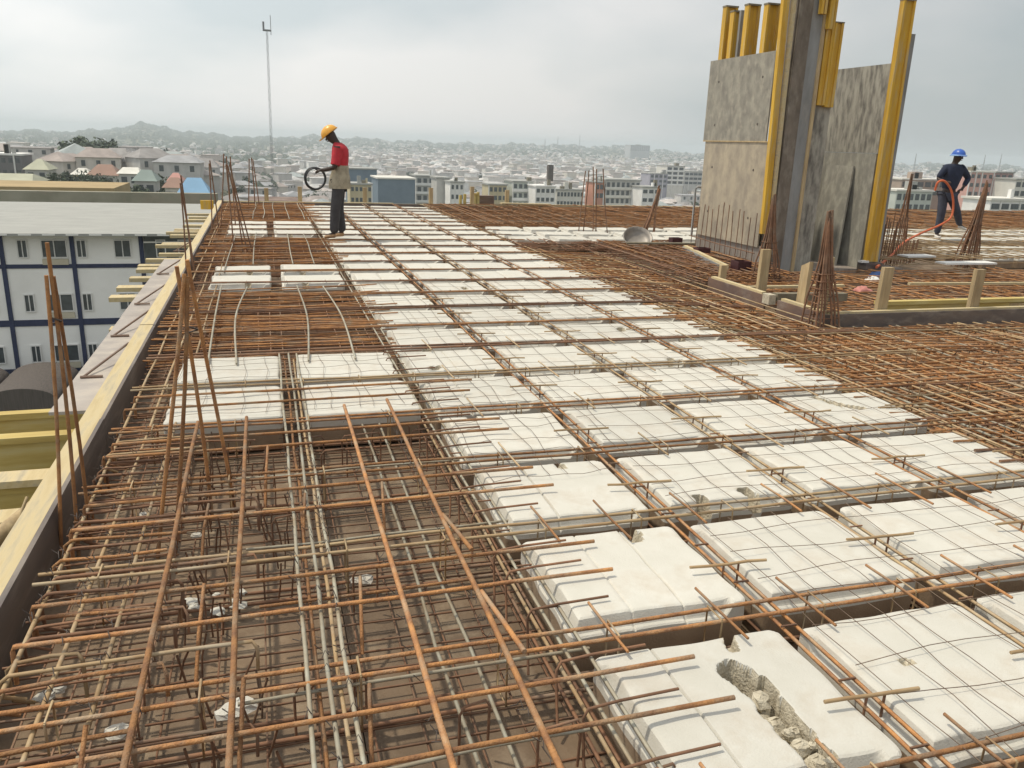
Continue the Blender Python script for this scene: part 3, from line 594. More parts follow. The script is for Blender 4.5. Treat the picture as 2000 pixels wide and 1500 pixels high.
# longitudinal rib cages (run away from the camera between the foam columns)
RX = [CX[0]-BW/2-.055]+[CX[k]+BW/2+.05 for k in range(4)]
for i, x in enumerate(RX):
    cage('rib_cage', (x, .4, 0), (x, 20.9, 0), .062, .0, -.16, .0070, 'bar_grey' if i == 0 else ('rust_pale', 'rust')[i % 2], 'long rib cage running away along the '+('left side of the foam grid' if i == 0 else ['gap between the leftmost and second foam columns', 'gap between the second and third foam columns', 'gap between the third and rightmost foam columns', 'right side of the foam grid'][i-1]), 'lengthwise rib cages', 0, .30, False)
    k_ = i
    for r in range(-1, 9):
        if i == 0: continue
        y = 1.46+.79*r+.22+random.gauss(0, .03); b = MB()
        h_ = empty('crossbar_pin', (x, y, 0), 'T shaped pin right of the '+COLN[k_-1]+' foam column, '+nth(r+1)+' from the camera', 'steel pin', 'T-shaped pins on the lengthwise ribs')
        MB().tube(bent((x-.16, y+.01, .028), (x+.16, y-.01, .03), .1, .002), .006, 6).build('crossbar', M['rust_pale'], h_)
        for dx in (-.02, .045):
            MB().tube([(x+dx, y, .024), (x+dx, y, -.16)], .0045, 5).build('leg', M['rust_dark'], h_)
for r in range(0, 6):      # hooked bars on the left flank of the grid
    for dy in (.10, .34, .56):
        y = 1.46+.79*r+dy+random.gauss(0, .02); x = RX[0]
        hq = r*3+(.10, .34, .56).index(dy)
        rebar([(x-.10, y-.08, -.19), (x-.085, y-.02, -.13), (x-.085, y, -.02), (x-.07, y, .01), (x+.03, y+.005, .016), (x+.22, y+.01, .018)], .005, 'rust_dark', 'hooked pin over the left flank of the foam grid, '+nth(hq)+' from the camera', 'hooked pins on the left flank of the grid', 5)
# thin wire mesh over the foam
def mesh_sheet(x0, x1, y0, y1, st, label, seed, z=.012):
    rg = random.Random(seed); b = MB(); x = x0
    while x < x1:
        dx = rg.gauss(0, .02); ph = rg.uniform(0, 6)
        b.tube([(x+dx+.012*math.sin(ph+t*.9), y0+(y1-y0)*t/14, z+.006*math.sin(ph*2+t*1.7)) for t in range(15)], .0014, 4, caps=False); x += st*rg.uniform(.7, 1.25)
    y = y0
    while y < y1:
        ph = rg.uniform(0, 6)
        b.tube([(x0+(x1-x0)*t/14, y+.014*math.sin(ph+t*.8), z+.006*math.sin(ph+t*1.3)+.003) for t in range(15)], .0014, 4, caps=False); y += st*rg.uniform(.8, 1.3)
    return tag(b.build('wire_mesh', M['wire']), label, 'wire mesh', 'thin wire mesh sheets on the foam')
mesh_sheet(1.72, 3.85, .9, 2.85, .17, 'thin wavy wire mesh lying on the front right foam blocks', 1)
mesh_sheet(1.72, 3.85, 2.9, 5.2, .17, 'thin wire mesh over the foam right of the middle', 2)
mesh_sheet(.98, 3.85, 5.25, 9.2, .19, 'thin wire mesh over the middle distance foam blocks', 3)
mesh_sheet(.98, 1.70, 3.45, 5.2, .16, 'thin wire mesh over the foam blocks left of the middle', 4)
mesh_sheet(-.56, .85, 4.7, 6.0, .15, 'thin wire mesh on the foam pair near the left edge', 5)

# right hand mats
GR = 'bars running away over the right mat'
x = 3.95; i = 0
while x < 9.4:
    y0 = max(.8, 1.2+(x-5)*.55); y1 = 6.85 if x > 5.4 else 12.6
    rebar(bent((x, y0, -.045), (x+random.gauss(0, .06), y1, -.135), .8, .006), random.choice((.008, .009, .0075)), random.choice(('rust_pale', 'rust_pale', 'bar_grey', 'rust')), 'pale bar running away over the brown right mat, '+lth(i), GR, 6)
    x += random.uniform(.10, .26); i += 1
y = 1.3; cr = -1
while y < 12.4:
    cr += 1
    x1 = 9.6 if y < 6.7 else 5.35
    rebar(bent((3.72, y, .006), (4.1, y, -.01), .3, .003)+bent((4.3, y, -.07), (x1, y+random.gauss(0, .05), -.09-.05*min(1, max(0, (y-2)/5))), .8, .006), random.choice((.0075, .009)), random.choice(('rust', 'rust', 'rust_dark', 'rust_pale')), 'rusty crosswise bar of the brown right mat, '+nth(cr)+' from the camera', 'crosswise bars of the right mat', 6)
    y += random.uniform(.10, .24)
sg = []
y = 1.0
while y < 12.8: sg.append(((3.7+random.random()*.3, y, -.14), ((9.8 if y < 6.8 else 5.4)-random.random()*.3, y+random.gauss(0, .05), -.15-random.random()*.04))); y += .06
x = 3.95
while x < 9.8: sg.append(((x, 1, -.12), (x+random.gauss(0, .08), 6.8 if x > 5.4 else 12.8, -.17))); x += .10
stuff_bars('rebar_mesh', sg, 'rust', .008, 'dense lower layers of the brown mat right of the foam grid', n=5)
sg = []
for k in range(420):
    x = random.uniform(3.9, 9); y = random.uniform(1.2, 6.7); sg.append(((x, y, random.uniform(-.15, -.09)), (x+random.gauss(0, .05), y+random.gauss(0, .05), -.2)))
for k in range(200):
    x = random.uniform(3.9, 5.3); y = random.uniform(6.7, 12.6); sg.append(((x, y, random.uniform(-.15, -.08)), (x+random.gauss(0, .05), y+random.gauss(0, .05), -.2)))
stuff_bars('rebar_stirrups', sg, 'rust_dark', .005, 'upright stirrup legs inside the brown mat right of the foam grid')
# inside the box and the far bands
def band(x0, x1, y0, y1, zs, sx, sy, m, r, label, seed, n=4):
    rg = random.Random(seed); b = MB(); y = y0
    while y < y1: z = rg.choice(zs); b.tube(bent((x0, y, z), (x1, y+rg.gauss(0, .05), z+rg.gauss(0, .01)), 2.5, .01), r, n, caps=False); y += sy*rg.uniform(.6, 1.4)
    x = x0
    while x < x1: z = rg.choice(zs)+.015; b.tube(bent((x, y0, z), (x+rg.gauss(0, .06), y1, z), 2.5, .01), r, n, caps=False); x += sx*rg.uniform(.6, 1.4)
    return tag(b.build('rebar_mesh', M[m]), label, 'steel mesh', kind='stuff')
band(5.6, 15, 7.3, 10.2, (-.16, -.12, -.09), .16, .10, 'rust', .008, 'rusty mat inside the boarded bay at the right', 1)
band(5.6, 15, 7.4, 10.2, (-.19, -.17), .2, .08, 'rust_dark', .007, 'lower dark bars inside the boarded bay at the right', 2)
band(3.95, 6.9, 15.9, 21.1, (.0, -.05, -.1), .13, .08, 'rust', .009, 'brown far mat behind the white foam strip', 3)
band(6.9, 28, 15.9, 21.1, (.02, -.03, -.1), .22, .08, 'rust', .010, 'brown far mat behind the tall panels', 4)
band(9.2, 26, 10.4, 15.8, (.015, -.04), .25, .13, 'rust_pale', .008, 'far thin mat over the foam right of the tall panels', 5)
band(5.5, 6.9, 9.3, 13.2, (.0, -.06, -.1), .12, .09, 'rust', .008, 'rusty mat between the foam strip and the tall panels', 6)
band(5.2, 7.0, 9.35, 13.3, (-.02, -.07, -.12), .09, .07, 'rust_dark', .008, 'lower mat between the foam strip and the tall panels', 9)
band(3.9, 5.5, 12.6, 13.3, (.0, -.06, -.1), .12, .07, 'rust_dark', .008, 'dark mat in front of the white foam strip', 7)
band(9.8, 20, 2.5, 6.9, (.0, -.06, -.12), .2, .12, 'rust', .008, 'brown mat beyond the right edge of the picture', 8)
# ------------------------------------------------------------------ boarded bay at the right
by = empty('edge_formwork', (5.45, 6.95, 0), 'brown board form with pale timber top enclosing the steel bay at the right', 'formwork')
MB().box((5.45, 6.95, ZF), (5.47, 7.75, -.02)).build('board', M['ply_brown'], by)
MB().box((5.452, 8.0, ZF), (5.472, 9.28, -.015)).build('board', M['ply_brown'], by)
MB().box((5.448, 6.93, ZF), (8.9, 6.95, -.02)).build('board', M['ply_dark'], by)
MB().box((8.905, 6.93, ZF), (15.5, 6.95, -.022)).build('board', M['ply_dark'], by)
MB().box((5.473, 7.0, -.09), (5.53, 7.72, .005)).build('rail', M['lumber'], by)
MB().box((5.475, 8.1, -.09), (5.535, 9.25, .008)).build('rail', M['lumber'], by)
MB().box((5.55, 6.952, -.09), (8.2, 7.01, .0)).build('rail', M['lumber'], by)
MB().box((8.205, 6.952, -.09), (15.5, 7.01, .006)).build('rail', M['lumber'], by)
h20((6.45, 7.36, -.06), (15.4, 7.36, -.06), 'ledger_beam', 'yellow timber beam lying inside the front board of the bay at the right', w=.09, h=.16, m='yellow_worn')
tag(MB().beam((5.62, 8.62, -.03), (7.0, 8.62, -.03), .06, .03).build('batten', M['lumber']), 'pale batten spanning the bay behind the short posts', 'batten', 'battens in the bay')
tag(MB().beam((7.9, 8.5, .0), (12.2, 8.1, .02), .05, .03).build('batten', M['lumber']), 'pale batten lying slantwise in the bay at the far right', 'batten', 'battens in the bay')
tag(MB().beam((7.2, 7.7, -.06), (9.3, 7.1, -.05), .07, .03).build('batten', M['lumber_post']), 'dull batten lying in the front corner of the bay', 'batten', 'battens in the bay')
tag(MB().beam((5.5, 7.88, -.01), (6.5, 7.95, -.04), .09, .09).build('timber_block', M['cap']), 'dark timber bridging the gap in the bay side board', 'timber')
sb = MB(); sb.box((5.40, 7.84, -.09), (5.49, 7.97, .02)); tag(sb.build('foam_fragment', M['foam_in']), 'greyish foam lump stuck on the end of the dark timber at the bay side', 'foam fragment')
for i, (x, y, w, d, h, ln, t) in enumerate(((5.60, 9.20, .09, .05, .157, .01, 'shortest timber post, at the far end of the bay side board'), (5.67, 8.42, .12, .05, .457, .01, 'tall pale timber post on the bay side board in front of the wall panel'), (5.63, 7.57, .05, .13, .44, .02, 'slant topped timber post on the bay side board, second from the corner'), (5.53, 7.09, .05, .09, .55, .02, 'thin timber post at the corner of the bay among the starter bars'), (6.25, 7.07, .13, .05, .44, .03, 'timber post on the front board of the bay, right of the corner'), (7.46, 7.05, .13, .05, .41, .02, 'timber post on the front board of the bay, farthest right'))):
    m_ = Matrix.Translation((x, y, ZF)) @ Euler((0.0, ln, 0.05)).to_matrix().to_4x4()
    b = MB().box((-w/2, -d/2, 0), (w/2, d/2, h-ZF), 0, m_)
    if i in (2,): 
        b.v = [(q[0], q[1], q[2]-(.06 if (q[2] > .3 and q[1] > y) else 0)) for q in b.v]
    tag(b.build('timber_post', M['lumber_post']), t, 'post', 'timber posts of the bay')
# second short board further back
m_ = Matrix.Translation((6.06, 9.95, 0)) @ Euler((0, 0, -math.atan2(.55, 2.25))).to_matrix().to_4x4()
b2 = empty('edge_formwork', (6.06, 9.95, 0), 'grey blue board form on edge beside the wall panel', 'formwork')
MB().box((0, 0, ZF), (.02, 2.3, .02), 0, m_).build('board', M['steel_blue'], b2); MB().box((.022, 0.02, -.07), (.08, 2.28, .045), 0, m_).build('rail', M['lumber'], b2)
def crate(name, x, y, z, w, d, h, m, label, cat):
    b = MB(); t = .012
    b.box((x-w/2, y-d/2, z), (x+w/2, y+d/2, z+t)); 
    b.box((x-w/2, y-d/2, z+t), (x-w/2+t, y+d/2, z+h)); b.box((x+w/2-t, y-d/2, z+t), (x+w/2, y+d/2, z+h))
    b.box((x-w/2+t, y-d/2, z+t), (x+w/2-t, y-d/2+t, z+h)); b.box((x-w/2+t, y+d/2-t, z+t), (x+w/2-t, y+d/2, z+h))
    return tag(b.build(name, M[m]), label, cat)
crate('sleeve_box', 6.38, 10.02, -.18, .21, .2, .27, 'redblack', 'dark upright box form standing in front of the wall panel', 'box')
crate('sleeve_box', 6.78, 12.75, -.04, .19, .15, .14, 'redblack', 'small dark red box by the grey basin', 'box')
crate('sleeve_box', 6.62, 11.55, .0, .22, .16, .08, 'redblack', 'flat dark box on the grey blue board', 'box')
# head pan (basin)
def basin(x, y, z, r, tilt, label):
    b = MB(); prof = [(.30, 0), (.62, .02), (.90, .16), (1.0, .34), (1.05, .36), (1.0, .38), (.88, .18), (.6, .05), (0.0, .04)]; n = 22
    m_ = Matrix.Translation((x, y, z)) @ Euler(tilt).to_matrix().to_4x4(); vs = []
    for pr, pz in prof:
        for k in range(n): t = 2*math.pi*k/n; vs.append(tuple(m_ @ Vector((r*pr*math.cos(t), r*pr*math.sin(t), r*pz*1.3))))
    fs = [(i*n+k, i*n+(k+1) % n, (i+1)*n+(k+1) % n, (i+1)*n+k) for i in range(len(prof)-1) for k in range(n)]
    fs.append(tuple(range(n-1, -1, -1))); b.add(vs, fs, 0, True); return tag(b.build('head_pan', M['basin']), label, 'basin')
basin(6.05, 12.75, .03, .24, (math.radians(38), math.radians(-12), 0), 'grey metal head pan tilted on the steel in front of the starter bars')
rebar([(5.75, 12.5, .04), (6.9, 12.3, .05)], .02, 'cap', 'dark stick under the head pan')
# ------------------------------------------------------------------ wall and column formwork
W1 = empty('wall_form', (7.0, 10.6, ZF), 'tall grey stained wall form panel in two boards with yellow beam ends sticking up behind', 'formwork')
MB().box((7.0, 10.72, 1.705), (7.022, 12.52, 2.93)).build('panel', M['conc_panel'], W1)
MB().box((7.0, 10.62, .20), (7.022, 12.44, 1.695)).build('panel', M['conc_warm'], W1)
MB().box((6.985, 10.62, 1.694), (7.0, 12.5, 1.712)).build('joint_strip', M['lumber_post'], W1)
MB().box((7.023, 10.75, 2.86), (7.06, 12.5, 2.935)).build('top_rail', M['lumber'], W1)
for y, z in ((10.98, 2.6), (12.2, 2.6), (10.98, 1.95), (12.2, 1.95), (10.95, 1.3), (12.15, 1.3), (10.95, .6), (12.15, .6)):
    MB().tube([(6.996, y, z), (7.004, y, z)], .018, 10, sm=False).build('tie_hole', M['tie'], W1)
for i, (y, z) in enumerate(((12.36, 3.72), (12.12, 3.62), (11.72, 3.66), (11.20, 3.60))):
    r = empty('beam', (7.13, y, .15)); r.parent = W1; r.location = Vector((7.13, y, .15))-W1.location
    MB().box((7.066, y-.055, .15), (7.10, y+.055, z-.012)).build('flange', M['yellow'], r)
    MB().box((7.24, y-.055, .15), (7.274, y+.055, z-.012)).build('flange', M['yellow'], r)
    MB().box((7.10, y-.016, .15), (7.24, y+.016, z-.012)).build('web', M['yellow'], r)
    MB().box((7.06, y-.06, z-.012), (7.28, y+.06, z+.012)).build('end_cap', M['cap'], r)
MB().box((7.12, 11.95, 2.95), (7.2, 12.0, 3.62)).build('strut', M['steel_blue'], W1)
kk = tag(MB().box((7.03, 10.55, ZF), (7.32, 12.5, .22)).build('kicker', M['conc_kicker']), 'rough concrete kicker strip along the foot of the wall form panel', 'kicker')
yb = [(10.62+.155*i) for i in range(13)]
for i, y in enumerate(yb):
    rebar([(6.93, y, -.2), (6.93, y, .15), (6.93+random.gauss(0, .012), y+random.gauss(0, .015), .66+random.uniform(-.06, .14))], .0065, 'rust_dark', 'thin upright bar in the row before the wall form panel, '+nth(i)+' from the camera', 'row of starter bars before the wall panel', 5)
rebar(bent((6.92, 10.55, .12), (6.92, 12.55, .16), .4, .004), .007, 'rust_dark', 'level bar tying the row of starter bars before the wall panel')
# yellow uprights and the tall column form at the near end of the wall
def upright(x, y, z0, z1, w, d, m, label, group=None, name='timber_beam', lean=0.0, capm=None):
    r = empty(name, (x, y, z0), label, 'timber beam', group)
    f = .036
    def sh(b): b.v = [(q[0]+lean*(q[2]-z0), q[1], q[2]) for q in b.v]; return b
    sh(MB().box((x-w/2, y-d/2, z0), (x-w/2+f, y+d/2, z1))).build('flange', M[m], r)
    sh(MB().box((x+w/2-f, y-d/2, z0), (x+w/2, y+d/2, z1))).build('flange', M[m], r)
    sh(MB().box((x-w/2+f, y-d*.2, z0), (x+w/2-f, y+d*.2, z1))).build('web', M[m], r)
    sh(MB().box((x-w/2-.004, y-d/2-.004, z1), (x+w/2+.004, y+d/2+.004, z1+.015))).build('end_cap', M['cap'], r)
    return r
tag(MB().beam((6.97, 10.46, .42), (6.86, 10.46, 4.3), .09, .07, up=(0, 1, 0)).build('timber_beam', M['yellow']), 'tall yellow upright on the near corner of the wall form, left one of the pair', 'timber beam', 'yellow uprights at the near wall end')
tag(MB().beam((7.055, 10.42, -.1), (6.975, 10.42, 4.3), .045, .06, up=(0, 1, 0)).build('timber_batten', M['lumber']), 'thin pale orange batten beside the tall yellow upright at the near wall end', 'batten')
cf = empty('column_form', (7.25, 10.45, ZF), 'very tall dark stained column form rising out of the top of the picture', 'formwork')
MB().box((7.09, 10.40, ZF), (7.29, 10.44, 4.4)).build('board', M['board_stain'], cf)
MB().box((7.295, 10.41, ZF), (7.47, 10.45, 4.4)).build('board', M['steel_blue'], cf)
MB().box((7.07, 10.445, ZF), (7.10, 10.72, 4.4)).build('side_board', M['board_stain'], cf)
MB().box((7.47, 10.38, -.15), (7.515, 10.45, 4.4)).build('corner_batten', M['lumber_post'], cf)
MB().box((7.10, 10.46, ZF), (7.47, 10.72, 4.35)).build('concrete', M['conc_kicker'], cf)
tag(MB().box((7.53, 10.46, ZF), (7.83, 10.8, 2.235)).build('concrete_column', M['conc_streak']), 'streaked concrete column between the tall dark form and the inner wall', 'column')
upright(7.605, 10.43, 2.22, 4.2, .13, .08, 'yellow', 'long yellow beam hanging above the streaked concrete column, left of two', 'yellow beams over the streaked column')
upright(7.745, 10.43, 2.20, 3.30, .14, .08, 'yellow', 'shorter yellow beam hanging above the streaked concrete column, right of two', 'yellow beams over the streaked column')
upright(7.40, 10.34, 3.38, 4.2, .09, .07, 'yellow', 'yellow beam at the very top edge of the picture on the tall dark form', 'yellow beams at the top edge')
upright(7.53, 10.34, 3.2, 4.2, .07, .07, 'yellow', 'narrow yellow beam at the very top edge right of the tall dark form', 'yellow beams at the top edge')
W2 = empty('wall_form', (8.8, 10.5, ZF), 'broad streaked grey wall on the right with a loose board leaning on it', 'wall')
MB().box((8.8, 10.52, 1.60), (9.06, 11.93, 2.85)).build('upper_pour', M['conc_streak'], W2)
MB().box((8.803, 10.54, ZF), (9.05, 12.1, 1.597)).build('lower_pour', M['conc_smooth'], W2)
MB().box((8.806, 11.932, 1.6), (9.0, 11.97, 2.87)).build('end_board', M['board_stain'], W2)
tag(MB().box((7.52, 12.12, ZF), (8.8, 12.3, 1.62)).build('concrete_wall', M['conc_smooth']), 'low grey wall at the back between the tall form and the streaked wall', 'wall')
lb = MB(); lb.add([(8.60, 10.86, -.18), (8.60, 11.62, -.18), (8.765, 11.60, 1.40), (8.765, 10.97, 1.40), (8.63, 10.86, -.18), (8.63, 11.62, -.18), (8.795, 11.60, 1.40), (8.795, 10.97, 1.40)], [(0, 1, 2, 3), (7, 6, 5, 4), (0, 3, 7, 4), (1, 5, 6, 2), (3, 2, 6, 7), (0, 4, 5, 1)])
tag(lb.build('loose_board', M['conc_smooth']), 'loose grey board leaning against the broad streaked wall', 'board')
tag(MB().box((7.9, 10.5, ZF), (9.6, 12.1, ZF+.10)).build('kicker', M['conc_kicker']), 'dark concrete kicker slab under the broad streaked wall', 'kicker')
upright(8.865, 10.40, .01, 3.66, .20, .09, 'yellow', 'tall bright yellow beam standing at the front end of the broad streaked wall', None, lean=-.012)
tag(MB().box((9.0, 10.44, -.1), (9.07, 10.52, 3.25)).build('steel_soldier', M['steel_blue']), 'slim grey steel upright right behind the tall bright yellow beam', 'steel post')
tag(MB().box((8.72, 10.30, ZF), (9.02, 10.50, .0)).build('base_block', M['ply_dark']), 'dark block under the foot of the tall bright yellow beam', 'block')
tag(MB().box((8.66, 10.33, .0), (8.79, 10.42, .03)).build('foam_fragment', M['white']), 'white wedge beside the foot of the tall bright yellow beam', 'wedge')
def rag(x, y, z, w, m, label, seed, cat='cloth'):
    rg = random.Random(seed); n = 9; vs = []; fs = []
    for i in range(n):
        for j in range(n):
            u, v = i/(n-1)-.5, j/(n-1)-.5; e = max(abs(u), abs(v))*2
            vs.append((x+w*u*rg.uniform(.9, 1.1), y+w*.7*v*rg.uniform(.9, 1.1), z+.4*w*(1-e*e)*rg.uniform(.5, 1)))
    for i in range(n-1):
        for j in range(n-1): fs.append((i*n+j, (i+1)*n+j, (i+1)*n+j+1, i*n+j+1))
    b = MB(); b.add(vs, fs, 0, True); o = b.build('rag', M[m]); s_ = o.modifiers.new('thick', 'SOLIDIFY'); s_.thickness = .01; return tag(o, label, cat)
rag(8.45, 9.72, -.12, .26, 'bluecloth', 'blue cloth bundle by the foot of the tall yellow beam', 1)
rag(7.25, 8.55, -.09, .22, 'pink', 'pink cloth lying on the steel inside the bay', 2)
rag(8.2, 9.5, -.14, .22, 'white', 'white scrap of sheet left of the blue cloth', 3)
for i, (x, y, w, t) in enumerate(((10.05, 10.75, .55, 'white sheet lying on the steel right of the tall yellow beam, further one'), (10.25, 9.95, .95, 'long white sheet lying on the steel at the right starter bars, nearer one'))):
    tag(MB().box((x-w/2, y-.12, .03), (x+w/2, y+.12, .055)).build('foam_sheet', M['white']), t, 'foam sheet', 'white sheets on the steel at the right')

# ------------------------------------------------------------------ starter bars of the columns
def starters(base, top, zt, bars, label, group, r=.010, m='rust_dark', ties=4, jit=.02, spread=.03, pencil=False):
    c = empty('starter_bars', (base[0], base[1], ZF), label, 'starter bars', group)
    for bx, by_ in bars:
        h = zt+random.uniform(-.10, .06)
        x0, y0 = base[0]+bx, base[1]+by_; x1, y1 = top[0]+bx*spread/.2+random.gauss(0, jit), top[1]+by_*spread/.2
        pts = [Vector((x0, y0, ZF)).lerp(Vector((x1, y1, h)), t) + Vector((0.012*math.sin(t*3+bx*9), 0, 0)) for t in (0, .2, .4, .6, .8, 1)]
        if pencil:
            pts = []
            for t in (0, .3, .45, .6, .8, 1):
                f = float(np.interp(t, [0, .3, .45, .6, .8, 1], [1, .74, .50, .32, .20, .09])); ccx = base[0]+(top[0]-base[0])*t; ccy = base[1]+(top[1]-base[1])*t
                pts.append(Vector((ccx+bx*f+random.gauss(0, .003), ccy+by_*f, ZF+(h-ZF)*t)))
        MB().tube(pts, r, 6).build('bar', M[m], c)
    for i in range(ties):
        t = (i+.5)/ties*.55; z = ZF+(zt-ZF)*t; f = 1-.9*t if pencil else 1-t*(1-spread/.2); hx = max(abs(b[0]) for b in bars)*f; hy = max(abs(b[1]) for b in bars)*f
        tt = t; cx_, cy_ = base[0]+(top[0]-base[0])*tt, base[1]+(top[1]-base[1])*tt
        if ties > 4: MB().tube([(cx_-hx, cy_-hy, z), (cx_+hx, cy_-hy, z), (cx_+hx, cy_+hy, z), (cx_-hx, cy_+hy, z), (cx_-hx, cy_-hy, z)], .005, 5).build('stirrup', M['rust_dark'], c)
    MB().tube([(top[0]-.02, top[1], zt-.28), (top[0]+.02, top[1]+.02, zt-.27), (top[0]+.02, top[1]-.02, zt-.26), (top[0]-.02, top[1], zt-.25)], .004, 4).build('tie_wire', M['tie'], c)
    return c
q4 = [(-.14, -.13), (.14, -.13), (.14, .16), (-.14, .16), (-.05, -.13), (.06, .16)]
starters((-.36, 3.63), (-.31, 3.60), 1.02, [(-.14, -.17), (-.075, -.15), (.05, .17), (.15, .18)], 'tripod of rusty starter bars tied at the top, in the middle of the left mat', 'starter bars of the left edge', ties=2, r=.009, m='rust')
starters((-.855, 3.58), (-.815, 3.56), 1.08, [(-.042, -.04), (.045, .07), (.015, -.02)], 'two tall rusty starter bars against the left edge board, nearest the camera', 'starter bars of the left edge', ties=2, r=.0085, jit=.004, spread=.05, m='rust')
starters((-.86, 10.3), (-.885, 10.3), 1.03, [(-.04, -.1), (.03, .1), (.05, -.05), (0, .3)], 'thin starter bars leaning together by the left edge, second from the camera', 'starter bars of the left edge', ties=2, r=.009, spread=.03)
starters((-.8, 15.0), (-.82, 15.0), 1.08, [(-.05, -.1), (.05, .1)], 'pair of starter bars by the left edge, third cluster from the camera', 'starter bars of the left edge', ties=2, r=.011)
starters((-.62, 15.7), (-.58, 15.7), 1.25, [(-.12, -.1), (.05, .1), (.12, -.1)], 'taller spread of starter bars left of the mast', 'starter bars of the left edge', ties=2, r=.011, spread=.12)
starters((-.36, 12.4), (-.44, 12.4), 1.12, [(-.06, -.1), (.12, .1), (.2, -.1), (.05, .2)], 'spread starter bars standing on the left band before the far corner', 'starter bars of the left edge', ties=2, r=.010, spread=.04)
starters((-.20, 20.6), (-.22, 20.6), 1.10, [(-.12, -.1), (.02, .1), (.12, -.1)], 'small starter bars at the far left corner of the deck', 'starter bars of the left edge', ties=2, r=.013, spread=.12)
q8 = [(-.10, -.13), (.0, .13), (.10, -.13), (-.15, 0), (.15, 0), (-.15, -.13), (-.05, -.13), (.05, -.13), (.15, -.13), (.15, .13), (.05, .13), (-.05, .13), (-.15, .13)]
starters((5.42, 6.93), (5.36, 6.95), .98, q8, 'dense rusty starter bars drawn to a point at the corner of the bay', 'starter bars at the right', ties=9, r=.011, m='rust_dark', pencil=True, spread=.02)
starters((6.52, 9.6), (6.50, 9.6), 1.0, q8, 'rusty starter bars drawn to a point before the tall dark column form', 'starter bars at the right', ties=7, r=.011, m='rust_dark', pencil=True, spread=.03)
starters((11.5, 11.2), (11.66, 11.2), 1.18, q8, 'rusty starter bars leaning at the far right, right of the workman in the blue hat', 'starter bars at the right', ties=7, r=.014, m='rust_dark', pencil=True, spread=.03)
starters((11.1, 12.4), (11.18, 12.4), 1.24, q8[:5], 'red brown starter bars between the tall yellow beam and the workman', 'starter bars at the right', ties=5, r=.013, m='rust_dark', pencil=True, spread=.05)
starters((7.2, 14.8), (7.42, 14.8), .86, q8[:6], 'rusty starter bars leaning to the right beside the wall panel', 'starter bars at the right', ties=3, r=.018, m='rust_dark', pencil=True, spread=.05)
starters((6.05, 14.8), (6.0, 14.8), 1.2, [(-.3, -.1), (-.12, .1), (0, -.1), (.13, .1), (.32, -.1)], 'loose spread starter bars behind the grey head pan', 'starter bars at the right', ties=2, r=.010, m='rust_dark', spread=.13)
b = MB(); b.tube([(7.80, 14.05, ZF), (7.79, 14.05, .86), (7.84, 14.05, .9), (8.0, 14.05, .88)], .022, 8); tag(b.build('conduit_pipe', M['steel_blue']), 'grey pipe with bent top standing at the left end of the wall panel', 'pipe')
for i in range(26):
    x = 9.35+.06*i+random.gauss(0, .01); y = 10.9+.03*i
    rebar([(x, y, -.2), (x+.02, y, .35+random.uniform(0, .35) if i < 18 else .2)], .008, 'rust_dark', 'thin upright bar right of the tall yellow beam, '+lth(i), 'wall starter bars right of the yellow beam', 4)

# ------------------------------------------------------------------ people
def skin_body(name, joints, edges, m, parent=None, sub=2):
    me = bpy.data.meshes.new(name); names = list(joints); off = abs_loc(parent) if parent else Vector((0, 0, 0))
    me.from_pydata([tuple(Vector(joints[k][0])-off) for k in names], [(names.index(a), names.index(b)) for a, b in edges], [])
    o = link_mesh(name, me, parent)
    o.modifiers.new('skin', 'SKIN').use_smooth_shade = True
    for i, k in enumerate(names):
        r = joints[k][1]; r = r if isinstance(r, tuple) else (r, r); me.skin_vertices[0].data[i].radius = r; me.skin_vertices[0].data[i].use_root = (i == 0)
    sb_ = o.modifiers.new('sub', 'SUBSURF'); sb_.levels = sub; sb_.render_levels = sub
    bpy.context.view_layer.update(); dg = bpy.context.evaluated_depsgraph_get()
    m2 = bpy.data.meshes.new_from_object(o.evaluated_get(dg)); o.modifiers.clear(); o.data = m2; m2.materials.clear(); m2.materials.append(M[m])
    for p in m2.polygons: p.use_smooth = True
    return o
def ellipsoid(b, c, r, rot=(0, 0, 0), n=16, zmin=-1.0, mi=0):
    m_ = Matrix.Translation(c) @ Euler(rot).to_matrix().to_4x4(); vs = []; fs = []; k = n//2+1
    for i in range(k+1):
        z = 1-(1-zmin)*i/k; q = math.sqrt(max(0, 1-z*z))
        for j in range(n): t = 2*math.pi*j/n; vs.append(tuple(m_ @ Vector((r[0]*q*math.cos(t), r[1]*q*math.sin(t), r[2]*z))))
    for i in range(k):
        for j in range(n): fs.append((i*n+j, (i+1)*n+j, (i+1)*n+(j+1) % n, i*n+(j+1) % n))
    fs.append(tuple(k*n+j for j in range(n-1, -1, -1))); b.add(vs, fs, mi, True)
